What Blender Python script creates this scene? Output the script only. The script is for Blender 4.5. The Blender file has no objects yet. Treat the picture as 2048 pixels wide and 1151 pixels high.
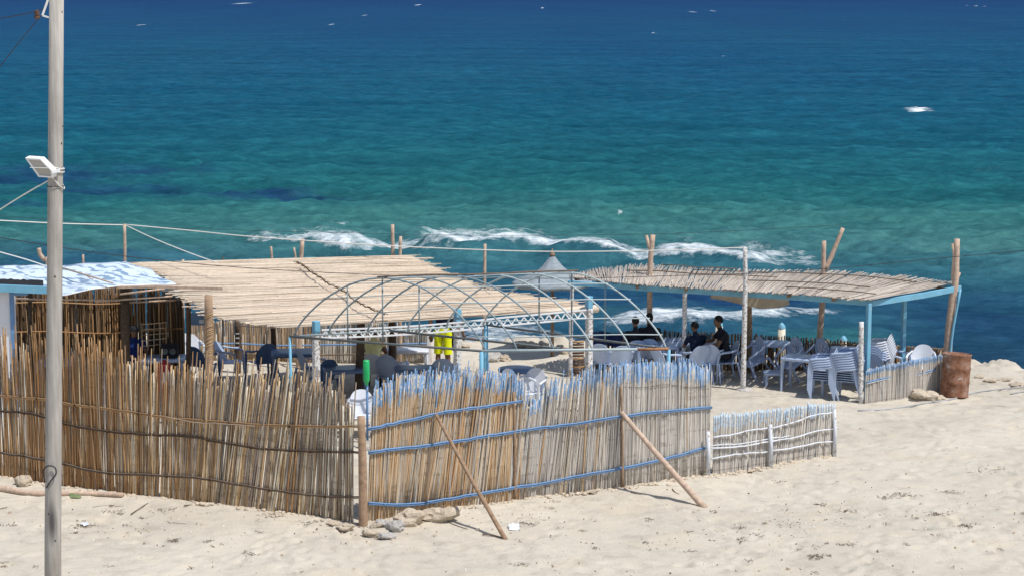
import bpy, bmesh, math, random
import numpy as np
from mathutils import Vector, Matrix, Quaternion, Euler
from mathutils import noise as mnoise

rnd = random.Random(11)
sc = bpy.context.scene
COL = sc.collection

# ------------------------------------------------------------------ camera, world, sun, exposure
FPX, W0, H0, CAMZ = 4000.0, 2048.0, 1151.0, 8.3
HORIZON = -30.0
TH = math.atan((H0 / 2 - HORIZON) / FPX)
cam_d = bpy.data.cameras.new('camera')
cam = bpy.data.objects.new('camera', cam_d)
COL.objects.link(cam)
cam_d.sensor_fit = 'HORIZONTAL'
cam_d.sensor_width = 36.0
cam_d.lens = 36.0 * FPX / W0
cam_d.clip_start, cam_d.clip_end = 0.5, 60000
cam.location = (0, 0, CAMZ)
cam.rotation_euler = (math.pi / 2 - TH, 0, 0)
sc.camera = cam

SUN_EL, SUN_H = math.radians(63), Vector((0.81, -0.585, 0)).normalized()
sun_dir = Vector((SUN_H.x * math.cos(SUN_EL), SUN_H.y * math.cos(SUN_EL), math.sin(SUN_EL)))
world = bpy.data.worlds.new('World')
sc.world = world
world.use_nodes = True
wn = world.node_tree
sky = wn.nodes.new('ShaderNodeTexSky')
sky.sky_type = 'NISHITA'
sky.sun_disc = False
sky.sun_elevation = SUN_EL
sky.sun_rotation = math.atan2(SUN_H.x, SUN_H.y)
wn.nodes['Background'].inputs['Strength'].default_value = 0.11
wn.links.new(sky.outputs[0], wn.nodes['Background'].inputs['Color'])
sun_d = bpy.data.lights.new('sun', 'SUN')
sun_d.energy = 4.0
sun_d.angle = math.radians(0.55)
sun_d.color = (1.0, 0.965, 0.91)
sun = bpy.data.objects.new('sun', sun_d)
COL.objects.link(sun)
sun.rotation_euler = sun_dir.to_track_quat('Z', 'Y').to_euler()
sc.view_settings.view_transform = 'Standard'
sc.view_settings.look = 'None'
sc.view_settings.exposure = 0.12
sc.view_settings.gamma = 1.0
sc.view_settings.use_curve_mapping = False

# ------------------------------------------------------------------ terrain function and projection
FWD = Vector((0, math.cos(TH), -math.sin(TH)))
UPV = Vector((0, math.sin(TH), math.cos(TH)))
CAM = Vector((0, 0, CAMZ))
SEA = -1.2
EDGE = [(-60, 47.5), (-8, 47.3), (-3, 47.0), (-1.5, 46.9), (1.2, 46.3), (2.6, 45.0), (6, 44.7), (9.3, 44.4), (10.3, 43.9), (11.2, 43.3), (13, 42.6), (20, 41), (60, 36)]
EX, EY = [e[0] for e in EDGE], [e[1] for e in EDGE]

def gh_np(x, y):
    e = np.interp(x, EX, EY) + 0.10 * np.sin(x * 2.1) + 0.07 * np.sin(x * 5.3 + 1)
    z = 0.03 * np.sin(x * 0.7 + 0.4) * np.sin(y * 0.55 + 1.0) + 0.02 * np.sin(x * 1.6 + y * 1.1)
    t = np.clip((y - e) / 1.3, 0, None)
    z = z - 1.5 * (1 - np.exp(-t * 1.6)) - 0.05 * np.clip(y - e, 0, 60)
    b = np.clip(1 - y / 18.0, 0, 1.6)
    return z + 6.3 * np.clip(b, 0, 1) ** 1.5

def gh(x, y):
    return float(gh_np(np.array(x), np.array(y)))

def ray(px, py):
    return (FWD * FPX + Vector((px - W0 / 2, 0, 0)) + UPV * (H0 / 2 - py)).normalized()

def at_z(px, py, z):
    r = ray(px, py)
    return CAM + r * ((z - CAMZ) / r.z)

def at_y(px, py, Y):
    r = ray(px, py)
    return CAM + r * (Y / r.y)

def at(px, py):
    z = 0.0
    for _ in range(6):
        p = at_z(px, py, z)
        z = gh(p.x, p.y)
    return Vector((p.x, p.y, z))

def Ystand(py):
    return at(1024, py).y

def on_plane(px, py, A, B, off=0.0):
    """where the sight line meets the vertical plane through A and B, off metres towards the camera"""
    d = Vector((B.x - A.x, B.y - A.y, 0)).normalized()
    n = Vector((d.y, -d.x, 0))
    if n.y > 0:
        n = -n
    r = ray(px, py)
    t = ((A + n * off - CAM).dot(n)) / r.dot(n)
    return CAM + r * t

def smooth_path(pts, per=8):
    P = [Vector(p) for p in pts]
    if len(P) < 3:
        return P
    out = []
    for i in range(len(P) - 1):
        p0 = P[i - 1] if i > 0 else P[0] * 2 - P[1]
        p1, p2 = P[i], P[i + 1]
        p3 = P[i + 2] if i + 2 < len(P) else P[-1] * 2 - P[-2]
        for k in range(per):
            t = k / per
            out.append(0.5 * ((2 * p1) + (p2 - p0) * t + (2 * p0 - 5 * p1 + 4 * p2 - p3) * t * t + (3 * p1 - p0 - 3 * p2 + p3) * t ** 3))
    out.append(P[-1])
    return out

# ------------------------------------------------------------------ materials
def new_mat(name):
    m = bpy.data.materials.new(name)
    m.use_nodes = True
    nt = m.node_tree
    return m, nt, nt.nodes['Principled BSDF']

def N(nt, kind, **kw):
    n = nt.nodes.new(kind)
    for k, v in kw.items():
        if k in n.inputs.keys() if isinstance(k, str) else False:
            n.inputs[k].default_value = v
        else:
            setattr(n, k, v)
    return n

def ramp(nt, fac, stops, interp='LINEAR'):
    r = nt.nodes.new('ShaderNodeValToRGB')
    r.color_ramp.interpolation = interp
    els = r.color_ramp.elements
    while len(els) > 1:
        els.remove(els[-1])
    els[0].position = stops[0][0]
    els[0].color = (*stops[0][1], 1)
    for p, c in stops[1:]:
        e = els.new(p)
        e.color = (*c, 1)
    nt.links.new(fac, r.inputs[0])
    return r

def mixc(nt, fac, a, b, mode='MIX'):
    m = nt.nodes.new('ShaderNodeMix')
    m.data_type = 'RGBA'
    m.blend_type = mode
    for s, v in ((0, fac), (6, a), (7, b)):
        if hasattr(v, 'is_output'):
            nt.links.new(v, m.inputs[s])
        else:
            m.inputs[s].default_value = (*v, 1) if isinstance(v, tuple) else v
    return m.outputs[2]

def coords(nt, scale=(1, 1, 1), obj=True):
    tc = nt.nodes.new('ShaderNodeTexCoord')
    mp = nt.nodes.new('ShaderNodeMapping')
    mp.inputs['Scale'].default_value = scale
    nt.links.new(tc.outputs['Object' if obj else 'Generated'], mp.inputs[0])
    return mp.outputs[0]

def noise_tex(nt, vec, scale, detail=4, rough=0.6):
    n = nt.nodes.new('ShaderNodeTexNoise')
    n.inputs['Scale'].default_value = scale
    n.inputs['Detail'].default_value = detail
    n.inputs['Roughness'].default_value = rough
    if vec is not None:
        nt.links.new(vec, n.inputs['Vector'])
    return n.outputs[0]

def bump(nt, bsdf, h, strength, dist=0.01):
    b = nt.nodes.new('ShaderNodeBump')
    b.inputs['Strength'].default_value = strength
    b.inputs['Distance'].default_value = dist
    nt.links.new(h, b.inputs['Height'])
    nt.links.new(b.outputs[0], bsdf.inputs['Normal'])

def rand_val(nt):
    oi = nt.nodes.new('ShaderNodeObjectInfo')
    ge = nt.nodes.new('ShaderNodeNewGeometry')
    a = nt.nodes.new('ShaderNodeMath'); a.operation = 'ADD'
    nt.links.new(oi.outputs['Random'], a.inputs[0])
    nt.links.new(ge.outputs['Random Per Island'], a.inputs[1])
    f = nt.nodes.new('ShaderNodeMath'); f.operation = 'FRACT'
    nt.links.new(a.outputs[0], f.inputs[0])
    return f.outputs[0]

def reed_mat(name, cols, grime=0.35, zs=9.0):
    m, nt, b = new_mat(name)
    r = rand_val(nt)
    n = len(cols)
    c = ramp(nt, r, [(i / n, cols[i]) for i in range(n)], 'CONSTANT').outputs[0]
    v = coords(nt, (90, 90, zs))
    ns = noise_tex(nt, v, 1.0, 3)
    d = ramp(nt, ns, [(0.30, (0.45, 0.42, 0.38)), (0.50, (0.92, 0.92, 0.92)), (0.75, (1.12, 1.1, 1.06))]).outputs[0]
    c2 = mixc(nt, grime * 2, c, d, 'MULTIPLY')
    # joints of the cane: thin darker rings
    w = nt.nodes.new('ShaderNodeTexNoise'); w.inputs['Scale'].default_value = 1.0
    nt.links.new(coords(nt, (2, 2, zs * 1.6)), w.inputs['Vector'])
    rg = ramp(nt, w.outputs[0], [(0.36, (0.42, 0.36, 0.30)), (0.41, (1, 1, 1))]).outputs[0]
    c3 = mixc(nt, 0.45, c2, rg, 'MULTIPLY')
    nt.links.new(c3, b.inputs['Base Color'])
    b.inputs['Roughness'].default_value = 0.62
    b.inputs['Specular IOR Level'].default_value = 0.3
    return m

def paint_mat(name, base, under, amount=0.4, scale=9, rough=0.5, vscale=(1, 1, 1)):
    """worn paint over another colour"""
    m, nt, b = new_mat(name)
    v = coords(nt, vscale)
    ns = noise_tex(nt, v, scale, 6, 0.65)
    f = ramp(nt, ns, [(amount - 0.03, (1, 1, 1)), (amount + 0.03, (0, 0, 0))]).outputs[0]
    n2 = noise_tex(nt, v, scale * 0.35, 3)
    tint = ramp(nt, n2, [(0.3, tuple(c * 0.78 for c in base)), (0.7, base)]).outputs[0]
    c = mixc(nt, f, tint, under)
    nt.links.new(c, b.inputs['Base Color'])
    b.inputs['Roughness'].default_value = rough
    b.inputs['Specular IOR Level'].default_value = 0.35
    bump(nt, b, ns, 0.3, 0.004)
    return m

def plain(name, col, rough=0.6, var=0.12, scale=12, spec=0.4, metal=0.0):
    m, nt, b = new_mat(name)
    ns = noise_tex(nt, coords(nt), scale, 5)
    c = ramp(nt, ns, [(0.3, tuple(max(0, x * (1 - var)) for x in col)), (0.7, tuple(min(1, x * (1 + var)) for x in col))]).outputs[0]
    nt.links.new(c, b.inputs['Base Color'])
    b.inputs['Roughness'].default_value = rough
    b.inputs['Specular IOR Level'].default_value = spec
    b.inputs['Metallic'].default_value = metal
    return m

M = {}
M['reed_brown'] = reed_mat('reed_brown', [(0.416, 0.226, 0.093), (0.474, 0.273, 0.122), (0.358, 0.192, 0.084), (0.516, 0.315, 0.154), (0.402, 0.246, 0.122), (0.33, 0.205, 0.109), (0.545, 0.368, 0.206)], .28)
M['reed_mix'] = reed_mat('reed_mix', [(0.374, 0.3, 0.226), (0.54, 0.39, 0.226), (0.3, 0.256, 0.21), (0.45, 0.36, 0.27), (0.69, 0.54, 0.346), (0.36, 0.284, 0.21), (0.45, 0.374, 0.316), (0.8, 0.75, 0.63), (0.6, 0.406, 0.21)])
M['reed_tan'] = reed_mat('reed_tan', [(0.55, 0.374, 0.209), (0.484, 0.363, 0.242), (0.605, 0.44, 0.275), (0.418, 0.33, 0.242), (0.638, 0.528, 0.385), (0.528, 0.33, 0.176), (0.462, 0.407, 0.33)], 0.3)
M['reed_grey'] = reed_mat('reed_grey', [(.50, .465, .42), (.56, .525, .475), (.43, .40, .365), (.61, .575, .52), (.51, .455, .39), (.46, .435, .41), (.65, .61, .55)], 0.28)
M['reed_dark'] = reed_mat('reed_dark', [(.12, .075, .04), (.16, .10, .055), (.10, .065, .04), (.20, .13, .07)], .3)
M['straw'] = reed_mat('straw', [(.66, .545, .42), (.61, .50, .385), (.69, .58, .455), (.56, .46, .36), (.67, .56, .44), (.50, .41, .32), (.71, .61, .49)], 0.3, 42)
M['thatch'] = reed_mat('thatch', [(.50, .44, .38), (.56, .49, .42), (.45, .39, .34), (.59, .53, .46), (.40, .35, .31), (.52, .465, .41)], 0.35, 22)
M['bark'] = plain('bark', (.30, .20, .13), .8, .3, 14, .2)
M['bark_pale'] = plain('bark_pale', (.50, .375, .285), .75, .25, 14, .2)
M['bark_mid'] = plain('bark_mid', (.35, .235, .155), .8, .28, 14, .2)
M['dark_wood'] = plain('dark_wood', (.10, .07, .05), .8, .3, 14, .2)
M['twig'] = plain('twig', (.16, .12, .09), .85, .3, 14, .2)
M['blue_paint'] = paint_mat('blue_paint', (.16, .30, .53), (.33, .29, .25), .36, 14, .55)
M['blue_tip'] = paint_mat('blue_tip', (.21, .36, .57), (.50, .47, .43), .44, 20, .6)
M['pale_tip'] = paint_mat('pale_tip', (.55, .68, .80), (.44, .40, .36), .45, 20, .6)
M['sky_paint'] = paint_mat('sky_paint', (.19, .46, .63), (.40, .44, .44), .34, 8, .5)
M['white_rail'] = paint_mat('white_rail', (.70, .73, .78), (.33, .28, .24), .40, 12, .6)
M['white_worn'] = paint_mat('white_worn', (.76, .76, .76), (.34, .26, .20), .46, 22, .6)
M['plastic_white'] = plain('plastic_white', (.66, .69, .75), .38, .07, 6, .5)
M['plastic_white_shaded'] = plain('plastic_white_shaded', (.40, .49, .66), .42, .08, 6, .5)  # white plastic with the bluish skylit shade put into its colour
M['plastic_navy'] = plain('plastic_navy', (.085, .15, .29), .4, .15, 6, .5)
M['galv'] = paint_mat('galv', (.26, .33, .36), (.22, .14, .09), .33, 6, .5)
M['galv_light'] = paint_mat('galv_light', (.46, .54, .55), (.28, .22, .16), .34, 6, .5)
M['galv_dark'] = paint_mat('galv_dark', (.12, .14, .145), (.16, .10, .07), .40, 6, .6)
M['rust_pipe'] = plain('rust_pipe', (.36, .17, .08), .8, .4, 16, .2)
M['rope_white'] = plain('rope_white', (.72, .70, .66), .8, .1, 30, .2)
M['cable_black'] = plain('cable_black', (.035, .035, .04), .6, .2, 30, .3)
M['white_wall'] = plain('white_wall', (.74, .75, .78), .8, .05, 3, .2)
M['black_cloth'] = plain('black_cloth', (.02, .022, .026), .9, .4, 20, .2)
M['navy_cloth'] = plain('navy_cloth', (.02, .035, .09), .85, .25, 12, .2)
M['cream'] = paint_mat('cream', (.74, .70, .58), (.5, .45, .38), .36, 10, .7)
M['canvas'] = plain('canvas', (.55, .48, .38), .9, .15, 5, .1)
M['red_plastic'] = plain('red_plastic', (.35, .02, .03), .5, .15, 6, .4)
M['green_plastic'] = plain('green_plastic', (.02, .42, .13), .35, .15, 6, .5)
M['hose'] = plain('hose', (.34, .35, .36), .7, .12, 10, .3)
M['lamp_body'] = plain('lamp_body', (.78, .79, .80), .45, .04, 4, .5)
M['lamp_glass'] = plain('lamp_glass', (.38, .36, .33), .25, .06, 4, .6)
M['white_porcelain'] = plain('white_porcelain', (.7, .68, .64), .3, .1, 8, .5)
M['rust_spiral'] = plain('rust_spiral', (.13, .075, .05), .8, .4, 16, .2)
M['skin'] = plain('skin', (.20, .105, .065), .55, .06, 8, .35)
M['hair'] = plain('hair', (.012, .010, .010), .7, .3, 30, .3)
M['shirt_black'] = plain('shirt_black', (.018, .02, .026), .9, .2, 8, .2)
M['shirt_navy'] = plain('shirt_navy', (.010, .016, .040), .9, .2, 8, .2)
M['shirt_blue'] = plain('shirt_blue', (.012, .03, .15), .9, .2, 8, .2)
M['shirt_lime'] = plain('shirt_lime', (.80, .80, .42), .9, .08, 8, .2)
M['shorts_yellow'] = plain('shorts_yellow', (.74, .80, .012), .85, .06, 8, .2)
M['trousers'] = plain('trousers', (.03, .03, .035), .9, .2, 8, .2)
M['eye'] = plain('eye', (.02, .015, .012), .3, .1, 8, .5)
M['shell'] = plain('shell', (.78, .75, .70), .8, .1, 20, .2)
M['coal'] = plain('coal', (.05, .045, .04), .9, .3, 20, .2)
M['cord_brown'] = plain('cord_brown', (.09, .055, .03), .9, .3, 30, .1)
M['cord_tan'] = plain('cord_tan', (.46, .32, .17), .9, .2, 30, .1)
M['leaf'] = plain('leaf', (.16, .20, .10), .8, .3, 20, .2)

def rock_mat(name, a, c):
    m, nt, b = new_mat(name)
    v = coords(nt)
    n1 = noise_tex(nt, v, 7, 8, .7)
    cc = ramp(nt, n1, [(.3, a), (.62, c)]).outputs[0]
    nt.links.new(cc, b.inputs['Base Color'])
    b.inputs['Roughness'].default_value = .9
    b.inputs['Specular IOR Level'].default_value = .15
    bump(nt, b, noise_tex(nt, v, 26, 8, .75), .7, .03)
    return m
M['rock_tan'] = rock_mat('rock_tan', (.42, .34, .25), (.66, .57, .45))
M['rock_grey'] = rock_mat('rock_grey', (.34, .32, .30), (.58, .55, .51))

def sand_material():
    m, nt, b = new_mat('sand')
    v = coords(nt)
    big = noise_tex(nt, v, .35, 5, .6)
    mid = noise_tex(nt, v, 2.4, 6, .65)
    fine = noise_tex(nt, v, 30, 6, .7)
    c1 = ramp(nt, big, [(.35, (.485, .44, .368)), (.65, (.575, .525, .44))]).outputs[0]
    c2 = ramp(nt, mid, [(.34, (.80, .79, .78)), (.5, (1, 1, 1)), (.72, (1.06, 1.03, .98))]).outputs[0]
    c = mixc(nt, .8, c1, c2, 'MULTIPLY')
    # warmer, freshly dug sand along a few drifts
    dr = ramp(nt, noise_tex(nt, v, .9, 4, .6), [(.55, (0, 0, 0)), (.72, (1, 1, 1))]).outputs[0]
    c = mixc(nt, dr, c, mixc(nt, .5, c, (.60, .51, .38)))
    c3 = ramp(nt, fine, [(.30, (.72, .70, .68)), (.46, (1, 1, 1))]).outputs[0]
    c = mixc(nt, .55, c, c3, 'MULTIPLY')
    # scattered bits of dark litter and shell
    vo = nt.nodes.new('ShaderNodeTexVoronoi'); vo.inputs['Scale'].default_value = 7.0
    mp = nt.nodes.new('ShaderNodeMapping'); mp.inputs['Scale'].default_value = (1, 1, 1)
    wob = nt.nodes.new('ShaderNodeVectorMath'); wob.operation = 'ADD'
    nt.links.new(v, wob.inputs[0])
    nw = nt.nodes.new('ShaderNodeTexNoise'); nw.inputs['Scale'].default_value = 14
    nt.links.new(v, nw.inputs['Vector'])
    sc_ = nt.nodes.new('ShaderNodeVectorMath'); sc_.operation = 'SCALE'; sc_.inputs['Scale'].default_value = .12
    nt.links.new(nw.outputs['Color'], sc_.inputs[0])
    nt.links.new(sc_.outputs[0], wob.inputs[1])
    nt.links.new(wob.outputs[0], vo.inputs['Vector'])
    dot = ramp(nt, vo.outputs['Distance'], [(.05, (.7, .7, .7)), (.15, (0, 0, 0))]).outputs[0]
    gate = ramp(nt, noise_tex(nt, v, 1.3, 3, .6), [(.50, (0, 0, 0)), (.60, (1, 1, 1))]).outputs[0]
    g2 = nt.nodes.new('ShaderNodeSeparateColor')
    nt.links.new(vo.outputs['Color'], g2.inputs[0])
    gt = nt.nodes.new('ShaderNodeMath'); gt.operation = 'GREATER_THAN'; gt.inputs[1].default_value = .45
    nt.links.new(g2.outputs[0], gt.inputs[0])
    f = mixc(nt, 1.0, dot, gate, 'MULTIPLY')
    f = mixc(nt, 1.0, f, gt.outputs[0], 'MULTIPLY')
    c = mixc(nt, f, c, (.20, .165, .125))
    # dampness towards the water (depends on height of the ground only)
    nt.links.new(c, b.inputs['Base Color'])
    b.inputs['Roughness'].default_value = .95
    b.inputs['Specular IOR Level'].default_value = .1
    hsum = nt.nodes.new('ShaderNodeMath'); hsum.operation = 'ADD'
    nt.links.new(noise_tex(nt, v, 5, 6, .65), hsum.inputs[0])
    h2 = nt.nodes.new('ShaderNodeMath'); h2.operation = 'MULTIPLY'; h2.inputs[1].default_value = .35
    nt.links.new(fine, h2.inputs[0]); nt.links.new(h2.outputs[0], hsum.inputs[1])
    bump(nt, b, hsum.outputs[0], .6, .06)
    return m
M['sand'] = sand_material()

def rust_material():
    m, nt, b = new_mat('rusty_steel')
    v = coords(nt)
    n1 = noise_tex(nt, v, 5, 8, .7)
    c = ramp(nt, n1, [(.30, (.08, .035, .022)), (.42, (.20, .09, .05)), (.52, (.30, .15, .09)), (.60, (.30, .20, .16)), (.68, (.62, .50, .40))]).outputs[0]
    n2 = noise_tex(nt, v, 16, 5, .7)
    c = mixc(nt, .6, c, ramp(nt, n2, [(.35, (.55, .5, .48)), (.6, (1, 1, 1))]).outputs[0], 'MULTIPLY')
    nt.links.new(c, b.inputs['Base Color'])
    b.inputs['Roughness'].default_value = .8
    b.inputs['Specular IOR Level'].default_value = .3
    bump(nt, b, n1, .6, .02)
    return m
M['rust'] = rust_material()

def pole_material():
    m, nt, b = new_mat('pole_concrete')
    v = coords(nt, (1, 1, .18))
    n1 = noise_tex(nt, v, 12, 6, .6)
    c = ramp(nt, n1, [(.3, (.34, .315, .285)), (.7, (.50, .47, .43))]).outputs[0]
    n2 = noise_tex(nt, coords(nt, (40, 40, 1.0)), 1, 4, .6)
    c = mixc(nt, .6, c, ramp(nt, n2, [(.3, (.68, .66, .64)), (.6, (1, 1, 1))]).outputs[0], 'MULTIPLY')
    # a sooty scorch mark low on the pole
    tc = nt.nodes.new('ShaderNodeTexCoord')
    mp = nt.nodes.new('ShaderNodeMapping'); mp.vector_type = 'POINT'
    mp.inputs['Location'].default_value = (-.085 * 15, .09 * 6, -1.86 * 2.9)
    mp.inputs['Scale'].default_value = (15, 6, 2.9)
    nt.links.new(tc.outputs['Object'], mp.inputs[0])
    gr = nt.nodes.new('ShaderNodeVectorMath'); gr.operation = 'LENGTH'
    nt.links.new(mp.outputs[0], gr.inputs[0])
    f = ramp(nt, gr.outputs['Value'], [(.25, (.85, .85, .85)), (.98, (0, 0, 0))]).outputs[0]
    c = mixc(nt, f, c, (.045, .045, .05))
    vo = nt.nodes.new('ShaderNodeTexVoronoi'); vo.inputs['Scale'].default_value = 5.0
    nt.links.new(tc.outputs['Object'], vo.inputs['Vector'])
    pits = ramp(nt, vo.outputs['Distance'], [(.05, (1, 1, 1)), (.09, (0, 0, 0))]).outputs[0]
    c = mixc(nt, pits, c, (.06, .05, .045))
    nt.links.new(c, b.inputs['Base Color'])
    b.inputs['Roughness'].default_value = .85
    b.inputs['Specular IOR Level'].default_value = .2
    bump(nt, b, n2, .4, .006)
    return m
M['pole'] = pole_material()

def leaf_cloth():
    m, nt, b = new_mat('leaf_print_cloth')
    v = coords(nt, (1.0, 1.0, 1.0))
    w = nt.nodes.new('ShaderNodeTexWave')
    w.bands_direction = 'DIAGONAL'
    w.inputs['Scale'].default_value = 1.5
    w.inputs['Distortion'].default_value = 9
    w.inputs['Detail'].default_value = 3
    w.inputs['Detail Scale'].default_value = 1.6
    nt.links.new(v, w.inputs['Vector'])
    n1 = noise_tex(nt, v, 2.2, 4, .6)
    a = ramp(nt, w.outputs[0], [(.50, (0, 0, 0)), (.72, (1, 1, 1))]).outputs[0]
    g = ramp(nt, n1, [(.40, (0, 0, 0)), (.50, (1, 1, 1))]).outputs[0]
    f = mixc(nt, 1.0, a, g, 'MULTIPLY')
    c = mixc(nt, f, (.54, .63, .74), (.20, .29, .40))
    nt.links.new(c, b.inputs['Base Color'])
    b.inputs['Roughness'].default_value = .85
    b.inputs['Specular IOR Level'].default_value = .2
    return m
M['leaf_cloth'] = leaf_cloth()

def umbrella_mat():
    m, nt, b = new_mat('umbrella_straw')
    n1 = noise_tex(nt, coords(nt, (4, 4, 30)), 2, 5, .6)
    c = ramp(nt, n1, [(.3, (.19, .225, .25)), (.7, (.31, .36, .39))]).outputs[0]
    nt.links.new(c, b.inputs['Base Color'])
    b.inputs['Roughness'].default_value = .85
    bump(nt, b, n1, .5, .01)
    return m
M['umbrella'] = umbrella_mat()

def water_material():
    m, nt, b = new_mat('sea_water')
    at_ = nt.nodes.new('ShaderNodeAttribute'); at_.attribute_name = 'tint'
    fo = nt.nodes.new('ShaderNodeAttribute'); fo.attribute_name = 'foam'
    tc = nt.nodes.new('ShaderNodeTexCoord')
    def mapped(s):
        mp = nt.nodes.new('ShaderNodeMapping'); mp.inputs['Scale'].default_value = s
        nt.links.new(tc.outputs['Object'], mp.inputs[0]); return mp.outputs[0]
    # turbid and clear streaks; ripple light and dark painted into the colour too
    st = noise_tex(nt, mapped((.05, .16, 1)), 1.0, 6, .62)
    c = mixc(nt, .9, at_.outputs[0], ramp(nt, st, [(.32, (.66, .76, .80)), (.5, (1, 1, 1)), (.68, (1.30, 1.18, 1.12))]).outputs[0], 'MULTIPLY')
    chop_shade = noise_tex(nt, mapped((.55, .95, 1)), 1.0, 9, .66)  # light and dark of the ripples painted into the water colour
    c = mixc(nt, 1.0, c, ramp(nt, chop_shade, [(.34, (.76, .80, .83)), (.5, (1, 1, 1)), (.64, (1.40, 1.30, 1.24))]).outputs[0], 'MULTIPLY')
    chop_shade2 = noise_tex(nt, mapped((2.0, 3.0, 1)), 1.0, 6, .7)  # finer ripple light and dark, likewise in the colour
    c = mixc(nt, .8, c, ramp(nt, chop_shade2, [(.34, (.80, .84, .86)), (.5, (1, 1, 1)), (.64, (1.24, 1.20, 1.16))]).outputs[0], 'MULTIPLY')
    # foam breaks up into lace
    lace = noise_tex(nt, mapped((1.5, 2.4, 1)), 1.3, 10, .78)
    ln = nt.nodes.new('ShaderNodeMapRange'); ln.inputs[1].default_value = .30; ln.inputs[2].default_value = .70
    nt.links.new(lace, ln.inputs[0])
    a = nt.nodes.new('ShaderNodeMath'); a.operation = 'ADD'
    nt.links.new(fo.outputs['Fac'], a.inputs[0]); nt.links.new(ln.outputs[0], a.inputs[1])
    mr = nt.nodes.new('ShaderNodeMapRange'); mr.inputs[1].default_value = .78; mr.inputs[2].default_value = 1.50
    nt.links.new(a.outputs[0], mr.inputs[0])
    gate = nt.nodes.new('ShaderNodeMapRange'); gate.inputs[1].default_value = .12; gate.inputs[2].default_value = .30
    nt.links.new(fo.outputs['Fac'], gate.inputs[0])
    mm = nt.nodes.new('ShaderNodeMath'); mm.operation = 'MULTIPLY'
    nt.links.new(mr.outputs[0], mm.inputs[0]); nt.links.new(gate.outputs[0], mm.inputs[1])
    froth = ramp(nt, noise_tex(nt, mapped((3, 4, 1)), 2.0, 6, .7), [(.3, (.50, .60, .64)), (.6, (.78, .81, .83))]).outputs[0]
    col = mixc(nt, mm.outputs[0], c, froth)
    h = noise_tex(nt, mapped((1.6, 2.4, 1)), 1.7, 8, .66)
    bn = nt.nodes.new('ShaderNodeBump'); bn.inputs['Strength'].default_value = 1.0; bn.inputs['Distance'].default_value = .12
    nt.links.new(h, bn.inputs['Height'])
    nt.nodes.remove(b)
    df = nt.nodes.new('ShaderNodeBsdfDiffuse'); nt.links.new(col, df.inputs['Color']); nt.links.new(bn.outputs[0], df.inputs['Normal'])
    gl = nt.nodes.new('ShaderNodeBsdfGlossy'); gl.inputs['Roughness'].default_value = .16; gl.inputs['Color'].default_value = (.55, .80, 1.0, 1); nt.links.new(bn.outputs[0], gl.inputs['Normal'])
    fn = nt.nodes.new('ShaderNodeFresnel'); fn.inputs['IOR'].default_value = 1.33; nt.links.new(bn.outputs[0], fn.inputs['Normal'])
    fm = nt.nodes.new('ShaderNodeMapRange'); fm.inputs[1].default_value = .02; fm.inputs[2].default_value = 1.0; fm.inputs[3].default_value = .01; fm.inputs[4].default_value = .11
    nt.links.new(fn.outputs[0], fm.inputs[0])
    mx = nt.nodes.new('ShaderNodeMixShader'); nt.links.new(fm.outputs[0], mx.inputs[0]); nt.links.new(df.outputs[0], mx.inputs[1]); nt.links.new(gl.outputs[0], mx.inputs[2])
    out = [n_ for n_ in nt.nodes if n_.type == 'OUTPUT_MATERIAL'][0]
    nt.links.new(mx.outputs[0], out.inputs['Surface'])
    return m
M['water'] = water_material()

# ------------------------------------------------------------------ object helpers
def tag(o, label=None, cat=None, group=None, kind=None):
    for k, v in (('label', label), ('category', cat), ('group', group), ('kind', kind)):
        if v:
            o[k] = v
    return o

def empty(name, loc, rz=0.0, label=None, cat=None, group=None):
    o = bpy.data.objects.new(name, None)
    o.empty_display_size = .2
    COL.objects.link(o)
    o.location = loc
    o.rotation_euler = (0, 0, rz)
    return tag(o, label, cat, group)

def rot_to(d):
    d = Vector(d).normalized()
    return d.to_track_quat('Z', 'Y')

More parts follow.
